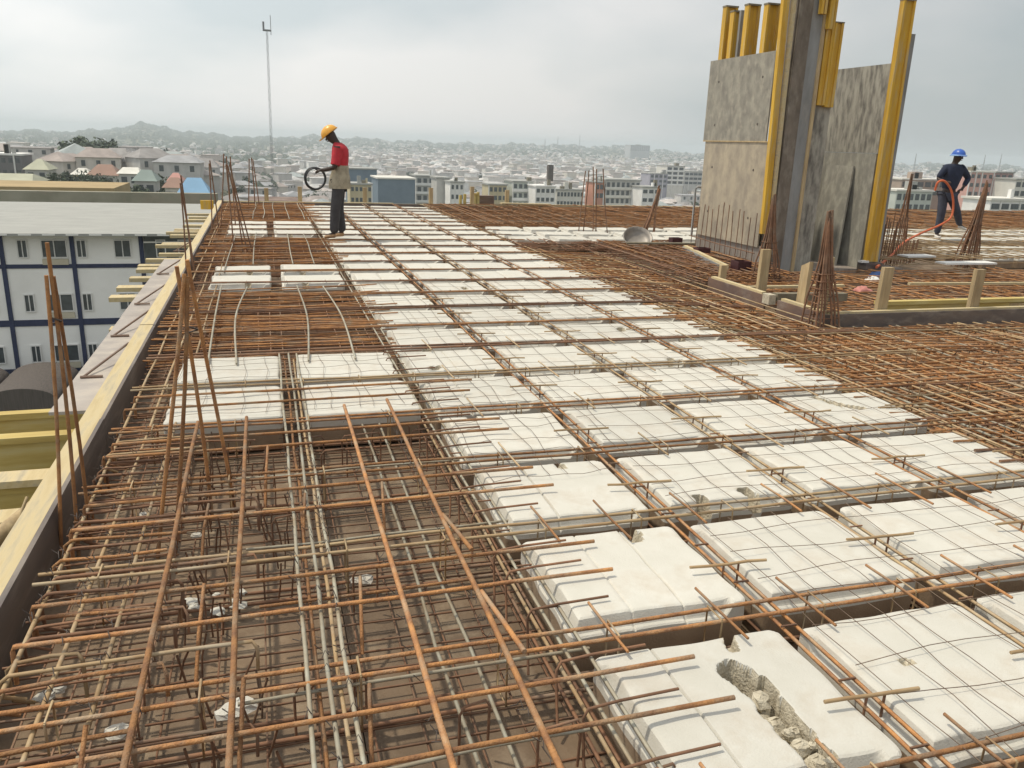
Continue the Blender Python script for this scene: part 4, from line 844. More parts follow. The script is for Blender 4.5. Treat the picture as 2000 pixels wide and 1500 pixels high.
def person(loc_, yaw, J, label, group, wear, hat, hat_rot, hat_c, shoes, extra=None):
    """J: joints in the body's frame (x to the body's left, y forward, z up)"""
    root = empty('person', loc_, label, 'person', group)
    R_z = Matrix.Rotation(yaw, 4, 'Z'); T = lambda q: tuple(Vector(loc_)+(R_z @ Vector(q)))
    def W(keys, rads): return {k: (T(J[k]), rads[k]) for k in keys}
    rad = dict(pelvis=(.115, .10), waist=(.108, .085), chest=(.135, .10), neckb=(.065, .06), neck=(.052, .055), head0=(.070, .078), head1=(.076, .092), head2=(.070, .085),
               shl=.052, ell=.040, wrl=.028, shr=.052, elr=.040, wrr=.028, hal=(.030, .016), har=(.030, .016), hil=.085, knl=.058, anl=.038, hir=.085, knr=.058, anr=.038, tol=(.038, .026), tor=(.038, .026))
    ks = ['pelvis', 'waist', 'chest', 'neckb', 'neck', 'head0', 'head1', 'head2', 'shl', 'ell', 'wrl', 'hal', 'shr', 'elr', 'wrr', 'har', 'hil', 'knl', 'anl', 'tol', 'hir', 'knr', 'anr', 'tor']
    E_ = [('pelvis', 'waist'), ('waist', 'chest'), ('chest', 'neckb'), ('neckb', 'neck'), ('neck', 'head0'), ('head0', 'head1'), ('head1', 'head2'), ('chest', 'shl'), ('shl', 'ell'), ('ell', 'wrl'), ('wrl', 'hal'), ('chest', 'shr'), ('shr', 'elr'), ('elr', 'wrr'), ('wrr', 'har'), ('pelvis', 'hil'), ('hil', 'knl'), ('knl', 'anl'), ('anl', 'tol'), ('pelvis', 'hir'), ('hir', 'knr'), ('knr', 'anr'), ('anr', 'tor')]
    body_j = W(ks, rad)
    # five fingers on each hand, rooted in the palm and curled
    for s_ in ('l', 'r'):
        wr, ha = Vector(J['wr'+s_]), Vector(J['ha'+s_]); d = (ha-wr).normalized(); side = d.cross(Vector((0, 0, 1))); side = side.normalized() if side.length > .1 else Vector((1, 0, 0)); up = side.cross(d)
        for fi, (o_, ln) in enumerate(((-.028, .070), (-.010, .080), (.009, .076), (.026, .060))):
            a = ha+side*o_*.9; p1 = a+d*ln*.5-up*.006; p2 = p1+d*ln*.22-up*ln*.42
            for nm, q, r_ in ((f'f{s_}{fi}a', p1, .0095), (f'f{s_}{fi}b', p2, .0085)): body_j[nm] = (T(q), r_)
            E_ += [('ha'+s_, f'f{s_}{fi}a'), (f'f{s_}{fi}a', f'f{s_}{fi}b')]
        q = wr.lerp(ha, .6)+side*-.045; body_j[f't{s_}a'] = (T(q), .011); body_j[f't{s_}b'] = (T(q+d*.035-up*.02), .0095); E_ += [('wr'+s_, f't{s_}a'), (f't{s_}a', f't{s_}b')]
    body = skin_body('body', body_j, E_, 'skin', root)
    # face
    hd = Vector(J['head1']); fwd = Vector(J['face']); fwd.normalize(); upv = (Vector(J['head2'])-Vector(J['head0'])).normalized(); sd_ = fwd.cross(upv).normalized()
    fb = MB(); ellipsoid(fb, T(hd+fwd*.088-upv*.012), (.014, .014, .022)); fb.build('nose', M['skin'], root)
    fb = MB(); ellipsoid(fb, T(hd+fwd*.078-upv*.052), (.024, .012, .008)); fb.build('mouth', M['redblack'], root)
    for s_ in (-1, 1):
        fb = MB(); ellipsoid(fb, T(hd+fwd*.074+sd_*s_*.030+upv*.018), (.011, .009, .008)); fb.build('eye', M['white'], root)
        fb = MB(); ellipsoid(fb, T(hd+sd_*s_*.080-upv*.005), (.014, .014, .028)); fb.build('ear', M['skin'], root)
    for nm, m, keys, rr, ed in wear: skin_body(nm, W(keys, {**rad, **rr}), ed, m, root)
    # hard hat with brim
    hb = MB(); m_ = R_z.to_3x3() @ Euler(hat_rot).to_matrix(); e_ = m_.to_euler()
    ellipsoid(hb, T(hat_c), (.118, .142, .125), tuple(e_), 20, 0.0)
    n = 24; vs = []
    for z in (.0, .012):
        for j in range(n):
            t = 2*math.pi*j/n; fr = 1.0+(.32*max(0, math.sin(t))**3 if True else 0)
            vs.append(Vector((.132*math.cos(t), .152*math.sin(t)*fr, z)))
    vs = [tuple(Vector(T(hat_c))+m_ @ q) for q in vs]; hb.add(vs, [tuple(range(n-1, -1, -1)), tuple(range(n, 2*n))]+[(j, (j+1) % n, n+(j+1) % n, n+j) for j in range(n)])
    hb.build('hard_hat', M[hat], root)
    for s_ in ('l', 'r'):
        an, to = Vector(J['an'+s_]), Vector(J['to'+s_]); d = (to-an); d.z = min(d.z, -.0) if abs(d.z) < .06 else d.z
        skin_body('shoe', {'a': (T(an+Vector((0, 0, -.03))-d*.25), (.045, .042)), 'b': (T(an.lerp(to, .55)+Vector((0, 0, -.012))), (.050, .034)), 'c': (T(to+d*.22), (.040, .024))}, [('a', 'b'), ('b', 'c')], shoes, root)
    return root, T
TORSO = [('pelvis', 'waist'), ('waist', 'chest'), ('chest', 'neckb'), ('chest', 'shl'), ('chest', 'shr')]
LEGS = [('pelvis', 'hil'), ('hil', 'knl'), ('knl', 'anl'), ('pelvis', 'hir'), ('hir', 'knr'), ('knr', 'anr')]
J1 = dict(pelvis=(0, -.01, .90), waist=(0, -.02, 1.08), chest=(0, -.025, 1.30), neckb=(0, .0, 1.44), neck=(0, .035, 1.49), head0=(0, .075, 1.525), head1=(0, .115, 1.585), head2=(0, .145, 1.628), face=(0, 1, -.75),
          shl=(.175, -.01, 1.385), ell=(.225, .02, 1.11), wrl=(.14, .22, 1.07), hal=(.10, .29, 1.06), shr=(-.175, -.01, 1.385), elr=(-.215, .04, 1.11), wrr=(-.10, .23, 1.06), har=(-.07, .30, 1.05),
          hil=(.09, 0, .84), knl=(.115, .03, .47), anl=(.12, -.02, .085), tol=(.13, .11, .04), hir=(-.09, 0, .84), knr=(-.10, .06, .47), anr=(-.10, .09, .085), tor=(-.105, .22, .04))
J1['mshl'] = tuple(Vector(J1['shl']).lerp(Vector(J1['ell']), .8)); J1['mshr'] = tuple(Vector(J1['shr']).lerp(Vector(J1['elr']), .8)); J1['hem'] = (0, -.01, .79); J1['midb'] = (0, -.02, 1.12); J1['belly'] = (0, -.02, 1.0); J1['back'] = (0, -.06, 1.38)
w1 = [
      ('trousers', 'trouser', ['pelvis', 'hil', 'knl', 'anl', 'hir', 'knr', 'anr'], dict(pelvis=.115, hil=.100, knl=.085, anl=.074, hir=.100, knr=.085, anr=.074), LEGS)]
P1 = (1.17, 13.42, .0)
r1, T1 = person(P1, math.radians(90)-.18, J1, 'workman in yellow hard hat and red shirt standing on the foam with a black coil', 'workmen on the deck', w1, 'hat_y', (math.radians(-38), 0, 0), (0, .122, 1.612), 'shoe')
# the coil he holds
def loft(b, T, secs, n=20):
    vs = []
    for z, rx, ry, y0, wv in secs:
        for k in range(n):
            t = 2*math.pi*k/n; f = 1+wv*math.sin(3*t+z*17)+wv*.7*math.sin(7*t+z*31)
            vs.append(T((rx*f*math.copysign(abs(math.cos(t))**.85, math.cos(t)), y0+ry*f*math.copysign(abs(math.sin(t))**.85, math.sin(t)), z)))
    b.add(vs, [(i*n+k, i*n+(k+1) % n, (i+1)*n+(k+1) % n, (i+1)*n+k) for i in range(len(secs)-1) for k in range(n)], 0, True)
sh = MB(); loft(sh, T1, [(1.0, .150, .112, -.02, .0), (1.10, .158, .118, -.02, .02), (1.20, .170, .126, -.025, .03), (1.30, .180, .132, -.03, .02), (1.38, .198, .126, -.03, .0), (1.425, .188, .108, -.02, 0), (1.455, .13, .085, -.01, 0), (1.468, .075, .072, .0, 0), (1.48, .066, .066, .012, 0)])
for q in ('l', 'r'):
    p_, e_ = Vector(J1['sh'+q]), Vector(J1['el'+q]); p_ = p_.lerp(Vector((0, p_.y, p_.z+.01)), .12)
    sh.tube([T1(p_), T1(p_.lerp(e_, .25)), T1(p_.lerp(e_, .55)), T1(p_.lerp(e_, .86))], [.088, .084, .075, .072], 12)
sh.build('shirt', M['red'], r1)
kv = MB(); loft(kv, T1, [(.79, .202, .168, -.01, .03), (.86, .204, .168, -.012, .03), (.95, .192, .156, -.015, .03), (1.04, .172, .134, -.02, .02), (1.13, .172, .130, -.022, .015), (1.145, .160, .118, -.022, 0)]); kv.build('waistcoat', M['khaki'], r1)
cl = MB(); hc = Vector(T1((0.02, .37, .93)))
for k in range(6):
    rr = .152+.008*(k % 3); oy = .012*(k-3); pts = []
    for j in range(33):
        t = 2*math.pi*j/32; q = Vector((rr*math.cos(t)+.004*math.sin(3*t+k), oy+.006*math.sin(2*t+k), rr*1.02*math.sin(t)+.004*math.cos(2*t)))
        pts.append(hc+Matrix.Rotation(math.radians(12), 3, 'Z') @ q)
    cl.tube(pts, .0085, 6, caps=False)
cl.tube([Vector(T1((.06, .26, 1.05))), Vector(T1((0.04, .30, 1.04))), Vector(T1((.02, .34, 1.06))), Vector(T1((.02, .37, 1.075)))], .010, 6)
tag(cl.build('cable_coil', M['black']), 'black cable coil held by the workman in the yellow hat', 'coil')
J2 = dict(pelvis=(0, 0, .90), waist=(0, .01, 1.08), chest=(.01, .02, 1.32), neckb=(.015, .02, 1.45), neck=(.02, .025, 1.50), head0=(.03, .04, 1.54), head1=(.04, .055, 1.60), head2=(.04, .055, 1.66), face=(.5, 1, -.1),
          shl=(.185, .02, 1.40), ell=(.44, -.05, 1.20), wrl=(.25, .07, .99), hal=(.18, .09, .97), shr=(-.17, .03, 1.39), elr=(-.29, .0, 1.17), wrr=(-.25, .17, 1.12), har=(-.235, .24, 1.13),
          hil=(.09, 0, .84), knl=(.25, .03, .55), anl=(.45, -.06, .27), tol=(.55, .0, .20), hir=(-.09, 0, .84), knr=(-.09, .03, .47), anr=(-.09, .0, .085), tor=(-.12, .13, .04))
J2['mshl'] = tuple(Vector(J2['ell']).lerp(Vector(J2['wrl']), .75)); J2['mshr'] = tuple(Vector(J2['shr']).lerp(Vector(J2['elr']), 1.0)); J2['hem'] = (0, .0, .93); J2['back'] = (.01, -.0, 1.38)
w2 = [('shirt', 'navy', ['hem', 'waist', 'chest', 'back', 'neckb', 'shl', 'ell', 'mshl', 'shr', 'mshr'], dict(hem=.150, waist=.150, chest=.178, back=.15, neckb=.082, shl=.08, shr=.08, ell=.062, mshl=.046, mshr=.056), [('hem', 'waist'), ('waist', 'chest'), ('chest', 'back'), ('back', 'neckb'), ('chest', 'shl'), ('shl', 'ell'), ('ell', 'mshl'), ('chest', 'shr'), ('shr', 'mshr')]),
      ('trousers', 'jean', ['pelvis', 'hil', 'knl', 'anl', 'hir', 'knr', 'anr'], dict(pelvis=.125, hil=.104, knl=.080, anl=.06, hir=.104, knr=.080, anr=.062), LEGS)]
P2 = (13.12, 13.50, .0)
r2, T2 = person(P2, math.radians(180-6), {k: ((-v[0], v[1], v[2]) if isinstance(v, tuple) else v) for k, v in J2.items()}, 'workman in blue hard hat and dark clothes, hand on hip, holding an orange hose', 'workmen on the deck', w2, 'hat_b', (math.radians(-6), 0, 0), (-.04, .055, 1.632), 'shoe_w')
bb = MB(); hc2 = Vector(T2((-.04, .055, 1.628)))
bb.tube([hc2+Vector((.137*math.cos(t), .150*math.sin(t), .0)) for t in np.linspace(0, 2*math.pi, 25)], .013, 6, caps=False); bb.build('hat_band', M['hat_w'], r2)
hp = [at_y(1826, 372, 13.27), at_y(1832, 356, 13.24), at_y(1845, 354, 13.2), at_y(1858, 372, 13.18), at_y(1862, 400, 13.18), at_y(1857, 425, 13.15), at_y(1835, 440, 13.1), at_y(1800, 455, 12.8), at_y(1765, 474, 12.0), at_y(1740, 500, 11.1), at_y(1712, 522, 10.15)]
hp = [Vector(q) for q in hp]; sm = []
for i in range(len(hp)-1):
    p0, p1, p2, p3 = hp[max(0, i-1)], hp[i], hp[i+1], hp[min(len(hp)-1, i+2)]
    for t in (0, .25, .5, .75): sm.append(.5*((2*p1)+(-p0+p2)*t+(2*p0-5*p1+4*p2-p3)*t*t+(-p0+3*p1-3*p2+p3)*t**3))
b = MB(); b.tube(sm+[hp[-1]], .021, 7); tag(b.build('hose', M['orange']), 'orange hose looping from the hand of the workman in the blue hat', 'hose')
# ------------------------------------------------------------------ white apartment building on the left
ab = empty('apartment_building', (-12, 45, -17), 'white apartment building with blue painted frame lines below the left edge of the deck', 'building')
MB().box((-30, 45, -18), (-2, 60, -3.35)).build('wall', M['facade'], ab)
rf = MB().add([(-31, 44.2, -3.32), (-1.5, 44.2, -3.32), (-1.5, 57.5, -2.95), (-31, 57.5, -2.95), (-31, 44.2, -3.44), (-1.5, 44.2, -3.44), (-1.5, 61, -3.3), (-31, 61, -3.3), (-1.5, 61, -3.12), (-31, 61, -3.12)], [(0, 1, 2, 3), (3, 2, 8, 9), (0, 4, 5, 1), (4, 7, 6, 5), (9, 8, 6, 7), (1, 5, 6, 8, 2), (0, 3, 9, 7, 4)]).build('roof', M['roofgrey'], ab)
for k in range(29): MB().box((-30.6+k*1.02, 44.18, -3.41), (-30.05+k*1.02, 44.199, -3.345)).build('fascia_tile', M['facade'], rf)
for x in (-27.8, -24.7, -21.6, -18.5, -15.35, -12.22, -9.12, -5.98, -2.86): MB().box((x-.10, 44.93, -12.5), (x+.10, 45.05, -3.45)).build('column', M['bluepaint'], ab)
for z, t in ((-5.0, .10), (-7.83, .16), (-10.28, .11)): MB().box((-30, 44.955, z-t), (-2, 45.05, z+t)).build('band', M['bluepaint'], ab)
def window(x0, x1, z0, z1, yf, parent, mull=1, frame=M['white']):
    w = MB(); t = .05
    w.box((x0-t, yf-.07, z0-t), (x1+t, yf, z0)); w.box((x0-t, yf-.07, z1), (x1+t, yf, z1+t)); w.box((x0-t, yf-.07, z0), (x0, yf, z1)); w.box((x1, yf-.07, z0), (x1+t, yf, z1))
    for i in range(mull):
        xm = x0+(x1-x0)*(i+1)/(mull+1); w.box((xm-.02, yf-.06, z0), (xm+.02, yf, z1))
    w = w.build('window', frame, parent); n = mull+1
    for i in range(n):
        a = x0+(x1-x0)*i/n+.022*(i > 0); b_ = x0+(x1-x0)*(i+1)/n-.022*(i < n-1); MB().box((a, yf-.02, z0), (b_, yf-.004, z1)).build('pane', M['glass'], w)
for zt in (-3.74, -6.42, -9.02):
    for bx in (-24.9, -18.7, -12.45, -6.2):
        for x0, x1, mu in ((.95, 1.32, 1), (2.0, 3.05, 1), (3.55, 3.92, 1), (5.25, 5.95, 1)):
            if bx+x1 < -2.2: window(bx+x0, bx+x1, zt-.8, zt, 45, ab, mu)
        if bx+3.2 < -2.2: MB().box((bx+1.95, 44.9, zt-1.18), (bx+3.1, 45.0, zt-.9)).build('sill_panel', M['beige'], ab)
MB().box((-5.85, 44.94, -4.85), (-2.98, 45.02, -3.5)).build('glazed_bay', M['glass'], ab)
MB().box((-5.85, 44.9, -3.85), (-2.98, 44.94, -3.78)).build('transom', M['facade'], ab)
# arched dark awnings in front of it
for i, xc in enumerate((-11.2, -8.0, -14.4)):
    b = MB(); n = 14; r = 1.45; y0, y1 = 38.0, 42.5; vs = []; xc2 = xc*.93
    for y in (y0, y1):
        for k in range(n+1): t = math.pi*k/n; vs.append((xc2-r*math.cos(t), y, -9.85+.62*math.sin(t)))
    fs = [(k, k+1, n+2+k, n+1+k) for k in range(n)]; b.add(vs, fs, 0, True); b.add(vs[:n+1]+[(xc2+r, y0, -17), (xc2-r, y0, -17)], [tuple(range(n+3))])
    b.box((xc2-r, y0+.01, -17), (xc2+r, y1, -9.9)); tag(b.build('arched_shed', M['shed']), 'dark brown shed with an arched roof below the white apartment building, '+['middle one', 'right hand one', 'left hand one'][i], 'shed', 'arched sheds by the apartment building')
tag(MB().box((-45, 74, -16), (-3.6, 75, -3.28)).build('boundary_wall', M['mossy']), 'long mossy brown wall behind the grey roof of the apartment building', 'wall')

# ------------------------------------------------------------------ the city
WALLC = [(.70, .66, .59), (.64, .57, .49), (.80, .78, .74), (.58, .49, .43), (.68, .61, .50), (.54, .51, .48)]
ROOFC = [(.40, .29, .24), (.52, .42, .37), (.58, .555, .53), (.30, .265, .25), (.70, .66, .62), (.48, .38, .33), (.33, .335, .36), (.62, .51, .45), (.33, .40, .39)]
_gr = lambda c, k, f: tuple(f*(v*(1-k)+k*(sum(c)/3)) for v in c)
WALLC = [_gr(c, .35, 1.05) for c in WALLC]; ROOFC = [_gr(c, .5, 1.05) for c in ROOFC]
WM = [mat('house_wall', c, .9, .2, .5) for c in WALLC]; RM = [mat('sheet_roof', c, .75, .3, .35, stretch=(1, 1, 1)) for c in ROOFC]
CGLASS = M['glass']
def facade_building(label, px0, px1, pytop, D, depth, floors, cols, wall, cat='building', band=None, roof=None, group=None, blank=False, pybase=None):
    a = at_y(px0, pytop, D); c = at_y(px1, pytop, D); x0, x1, zt = a[0], c[0], (a[2]+c[2])/2
    zg = float(terrain((x0+x1)/2, D))-1.5
    r = empty('city_building', ((x0+x1)/2, D, zg), label, cat, group)
    MB().box((x0, D, zg), (x1, D+depth, zt)).build('wall', wall, r)
    MB().box((x0-.4, D-.4, zt), (x1+.4, D+depth+.4, zt+.5)).build('roof', roof or M['roofgrey'], r)
    if blank: return r
    if FR.random() < .75:
        for q_ in range(FR.randint(1, 3)):
            bx = x0+(x1-x0)*FR.uniform(.1, .8); bw = (x1-x0)*FR.uniform(.08, .2); MB().box((bx, D+1, zt+.5), (bx+bw, D+1+bw, zt+FR.uniform(1.2, 3.0))).build('roof_box', FR.choice((wall, M['cap'], M['roofgrey'])), r)
    fh = FR.uniform(2.9, 3.4); w = (x1-x0)/cols; sh = {}; wf = FR.uniform(.24, .44); wh = FR.uniform(1.2, 1.9)
    for q_ in range(cols+1):
        if FR.random() < .6 and cols < 6: MB().box((x0+w*q_-.18, D-.25, zg), (x0+w*q_+.18, D-.005, zt-.02)).build('pier', FR.choice((wall, M['white'])), r)
    for f in range(floors):
        z1 = zt-.7-f*fh; 
        if z1-1.5 < zg: break
        if band: MB().box((x0-.25, D-.5, z1-2.75), (x1+.25, D, z1-1.75)).build('balcony', band, r)
        for i in range(cols):
            wx = x0+w*(i+.5)
            if 'w' not in sh: o = MB().box((-w*wf, -.12, -wh), (w*wf, -.01, 0)).build('window', CGLASS); o.parent = r; sh['w'] = o.data
            else: o = link_mesh('window', sh['w'], r)
            o.location = Vector((wx, D, z1))-r.location
    return r
FR = random.Random(5)
cm = lambda n, c: mat(n, c, .85, .15, .3)
blueclad = cm('blue_grey_cladding', (.16, .215, .27)); palewall = cm('pale_wall', (.70, .68, .62)); whitewall = cm('white_wall', (.82, .81, .78)); greywall = cm('grey_wall', (.52, .51, .48)); pinkwall = cm('pink_wall', (.62, .36, .31)); yelwall = cm('yellow_wall', (.58, .50, .32)); greengrey = cm('green_grey_wall', (.52, .55, .50)); orangewall = cm('orange_wall', (.52, .25, .17)); darkwall = cm('dark_wall', (.17, .16, .16)); tealroof = cm('teal_roof', (.22, .27, .25)); orangeroof = cm('orange_tile_roof', (.30, .185, .14)); blueroof = cm('light_blue_roof', (.21, .37, .54)); limeroof = cm('pale_lime_roof', (.44, .44, .33)); tanroof = cm('tan_roof', (.50, .40, .26))
FB = facade_building
FB('blank blue grey clad hall behind the far edge board', 738, 811, 350, 300, 18, 0, 1, blueclad, blank=True, roof=palewall)
FB('darker blue grey hall behind the workman in the red shirt', 682, 736, 331, 345, 16, 0, 1, blueclad, blank=True)
FB('pale yellow building with dark slits right of the workman in the red shirt', 684, 726, 361, 270, 10, 3, 5, yelwall)
FB('low building with white floor bands right of the blue clad hall', 813, 848, 345, 330, 14, 5, 3, greywall, band=whitewall)
FB('plain grey slab block in the city right of the white banded building', 853, 878, 349, 290, 10, 0, 1, greywall, blank=True)
FB('white and blue framed block beside the plain grey slab', 880, 906, 357, 280, 9, 4, 3, whitewall)
FB('yellowish low building above the far edge posts', 955, 990, 362, 300, 10, 2, 4, yelwall)
FB('pale green banded office block in the city', 1002, 1042, 356, 300, 12, 5, 4, greengrey, band=whitewall)
FB('white framed building with tall dark windows in the city', 1047, 1084, 365, 290, 10, 3, 4, whitewall, band=None, roof=whitewall)
FB('long low white building right of the white framed one', 1088, 1140, 372, 300, 12, 3, 8, palewall)
FB('grey building with an orange front in the city', 1163, 1180, 357, 300, 10, 2, 2, orangewall)
FB('four storey bare concrete frame building in the city', 1184, 1251, 353, 300, 14, 5, 7, greywall, band=palewall)
FB('white house block left of the leaning starter bars', 1255, 1290, 367, 290, 10, 3, 3, whitewall)
FB('cream three storey block on the slope left of the wall panel', 1303, 1337, 325, 520, 16, 4, 3, palewall, band=whitewall)
FB('grey block next to the cream three storey block', 1338, 1372, 336, 520, 14, 3, 4, greywall)
FB('pale purple grey block in the city', 1270, 1304, 340, 500, 14, 3, 4, cm('mauve_wall', (.36, .35, .40)))
FB('wide grey block standing on the skyline', 1232, 1270, 284, 2300, 40, 5, 9, cm('far_wall', (.42, .43, .43)))
FB('salmon pink building behind the workman in the blue hat', 1896, 1942, 337, 240, 10, 3, 4, pinkwall, roof=palewall)
FB('rose brown building right of the salmon pink one', 1944, 1980, 338, 250, 10, 3, 3, cm('rose_brown_wall', (.42, .27, .25)))
FB('grey green building left of the workman in the blue hat', 1752, 1822, 374, 200, 9, 3, 6, greengrey, roof=palewall)
FB('brown house with pale roof edge left of the workman', 1762, 1850, 352, 260, 10, 2, 6, cm('brown_wall', (.40, .31, .25)), roof=palewall)
FB('white bungalow with dark window strips at the far right', 1936, 2012, 392, 150, 8, 1, 4, whitewall, roof=palewall)
FB('pale block behind the white bungalow at the far right', 1985, 2030, 352, 230, 9, 3, 4, palewall)
FB('dark building with a white roof slab at the left edge of the picture', -30, 40, 303, 260, 12, 3, 5, darkwall, roof=whitewall)
FB('cream block on the slope behind the left starter bars', 298, 340, 312, 420, 14, 3, 4, cm('grey_lilac_wall', (.40, .38, .40)), roof=palewall)
def hip_house(name, label, x, y, w, d, h, rh, wall, roof, zg, rot=0.0, group=None, windows=True, cat='house', ridge=.5):
    r = empty(name, (x, y, zg), label, cat, group); r.rotation_euler.z = rot
    def mk(b, nm, m): o = b.build(nm, m); o.parent = r; return o
    mk(MB().box((-w/2, -d/2, -3), (w/2, d/2, h)), 'wall', wall)
    e_ = .5; k = ridge*w/2
    rb = MB().add([(-w/2-e_, -d/2-e_, h-.1), (w/2+e_, -d/2-e_, h-.1), (w/2+e_, d/2+e_, h-.1), (-w/2-e_, d/2+e_, h-.1), (-k, 0, h+rh), (k, 0, h+rh)], [(0, 1, 5, 4), (1, 2, 5), (2, 3, 4, 5), (3, 0, 4), (3, 2, 1, 0)])
    mk(rb, 'roof', roof)
    if windows:
        n = max(2, int(w/3.5))
        for i in range(n): mk(MB().box((-w/2+w*(i+.5)/n-.6, -d/2-.08, h-2.2), (-w/2+w*(i+.5)/n+.6, -d/2-.005, h-.8)), 'window', CGLASS)
    return r
def hh(label, px0, px1, pye, D, wall, roof, rh=2.0, d=8.0, ridge=.5, h=3.4):
    a = at_y(px0, pye, D); c = at_y(px1, pye, D); zg = a[2]-h
    return hip_house('house', label, (a[0]+c[0])/2, D+d/2, c[0]-a[0], d, h, rh, wall, roof, zg, ridge=ridge)
hh('house with an orange tiled hip roof in front of the dark trees at the left', 172, 228, 341, 230, palewall, orangeroof, 2.4, 10)
hh('house with a light blue roof behind the left starter bars', 352, 404, 377, 120, whitewall, blueroof, 1.9, 6, .55)
hh('house with a pale lime roof near the left edge of the picture', 48, 92, 330, 240, greywall, limeroof, 2.4, 10, .2)
hh('low building with a lime green roof at the left edge of the picture', -40, 58, 355, 160, palewall, limeroof, 1.2, 12, .8)
hh('house with a teal roof left of the blue roofed house', 262, 302, 352, 170, greywall, tealroof, 1.8, 8)
hh('house with a cream roof left of the teal roofed house', 232, 270, 338, 210, greywall, palewall, 1.2, 8, .8)
hh('house with a dull red roof just left of the blue roofed house', 322, 354, 365, 150, palewall, orangeroof, 1.4, 7)
hh('house with a yellow wall beside the orange roofed house', 140, 172, 340, 235, yelwall, palewall, 1.4, 8)
hh('small house with a pink roof between the blue roof and the corner starter bars', 330, 352, 352, 190, pinkwall, cm('pink_roof', (.50, .26, .22)), 1.4, 7)
tag(MB().box((-40, 100, -14.0), (-15.5, 112, -4.55)).build('earth_bank', mat('ochre_earth', (.42, .31, .16), .95, .25, .2)), 'strip of bare ochre earth above the mossy wall at the left', 'bank')
# random houses: the 300 that show largest are things, the rest one mass
rg = random.Random(11); H = []
def add_house(d, az):
    x, y = d*math.sin(az), d*math.cos(az)
    w = rg.uniform(7.5, 14); q = rg.random()
    H.append((d, x, y, w, rg.uniform(8, 12), rg.choice((3.2, 3.4, 6.4, 6.6)) if q < .88 else rg.uniform(9, 13), rg.uniform(1.4, 2.8), rg.choice((1, 3, 5)) if math.degrees(az) < 2 and d < 700 else rg.randrange(len(WM)), rg.choice((0, 3, 6, 5)) if math.degrees(az) < 2 and d < 700 else rg.randrange(len(RM)), rg.uniform(-.5, .5)+rg.choice((0, 1.57)), q))
d = 250.0
while d < 4300:
    st = 13 if d < 900 else (17 if d < 2000 else 30); az = math.radians(-20)
    lim = math.radians(56)
    while az < lim:
        a2 = az+rg.uniform(-.35, .35)*st/d; dd = d+rg.uniform(-.4, .4)*st; deg = math.degrees(a2)
        ok = dd > (345 if 1.5 < deg < 28 else 380 if deg > 28 else 265)
        dens = 0.92 if dd < 2200 else .55
        if deg < 2: dens *= .30 if dd > 500 else .40
        if dd > 2700: dens *= .22
        if deg < 2.5 and dd > 1100: dens *= .35
        if ok and rg.random() < dens: add_house(dd, a2)
        az += st/d
    d += st*1.0
H.sort(key=lambda h: h[0]/h[3]*(1.0))
def vis_ok(h): return True
tmpl = {}
grp = 'small houses of the city'
for i, h in enumerate(H[:270]):
    d, x, y, w, dp, hh_, rh, wm, rm, rot, q = h
    key = rg.randrange(18) if i >= 18 else i
    zg = float(terrain(x, y))-.5
    if key not in tmpl:
        r = hip_house('house', None, x, y, w, dp, hh_, rh if q < .88 else .3, WM[wm], RM[rm], zg, rot, ridge=.5 if q < .88 else .98); tmpl[key] = (r, [c for c in r.children])
    else:
        src, ch = tmpl[key]; r = src.copy(); COL.objects.link(r); r.location = (x, y, zg); r.rotation_euler.z = rot; r.scale = (rg.uniform(.8, 1.2), 1, rg.uniform(.85, 1.25))
        for c in ch: o = c.copy(); COL.objects.link(o); o.parent = r
    rmi = H[key][8]; deg = math.degrees(math.atan2(x, y))
    where = ['left of the lattice mast', 'between mast and red shirted workman', 'right of the red shirted workman', 'above the middle of the far edge', 'just left of the wall panel', 'behind the tall panels', 'at the far right'][int(np.searchsorted([.5, 5, 14, 22, 28, 40], deg))]
    lb_ = 'small hazy city house with a '+['brown', 'pinkish', 'grey', 'dark brown', 'white', 'tan', 'slate', 'pale pink', 'grey green'][rmi]+' roof, '+where
    tag(r, lb_, 'house', lb_[12:])
vb = []; fb = []; mb = []
for d, x, y, w, dp, hh_, rh, wm, rm, rot, q in H[270:]:
    zg = float(terrain(x, y))-.5; c, s_ = math.cos(rot), math.sin(rot); P = lambda a, b, z: (x+a*c-b*s_, y+a*s_+b*c, zg+z); o = len(vb); e_ = .5
    if q > .88: rh = .3
    k = w*.25
    vb += [P(-w/2, -dp/2, -2), P(w/2, -dp/2, -2), P(w/2, dp/2, -2), P(-w/2, dp/2, -2), P(-w/2, -dp/2, hh_), P(w/2, -dp/2, hh_), P(w/2, dp/2, hh_), P(-w/2, dp/2, hh_),
           P(-w/2-e_, -dp/2-e_, hh_-.1), P(w/2+e_, -dp/2-e_, hh_-.1), P(w/2+e_, dp/2+e_, hh_-.1), P(-w/2-e_, dp/2+e_, hh_-.1), P(-k, 0, hh_+rh), P(k, 0, hh_+rh)]
    f_ = [(0, 1, 5, 4), (1, 2, 6, 5), (2, 3, 7, 6), (3, 0, 4, 7), (8, 9, 13, 12), (9, 10, 13), (10, 11, 12, 13), (11, 8, 12)]
    fb += [tuple(o+i for i in f) for f in f_]; mb += [wm]*4+[len(WM)+rm]*4
me = bpy.data.meshes.new('far_city'); me.from_pydata(vb, [], fb)
for m in WM+RM: me.materials.append(m)
me.polygons.foreach_set('material_index', mb); tag(link_mesh('far_city', me), 'thousands of hazy low houses stretching to the hills', 'city', kind='stuff')
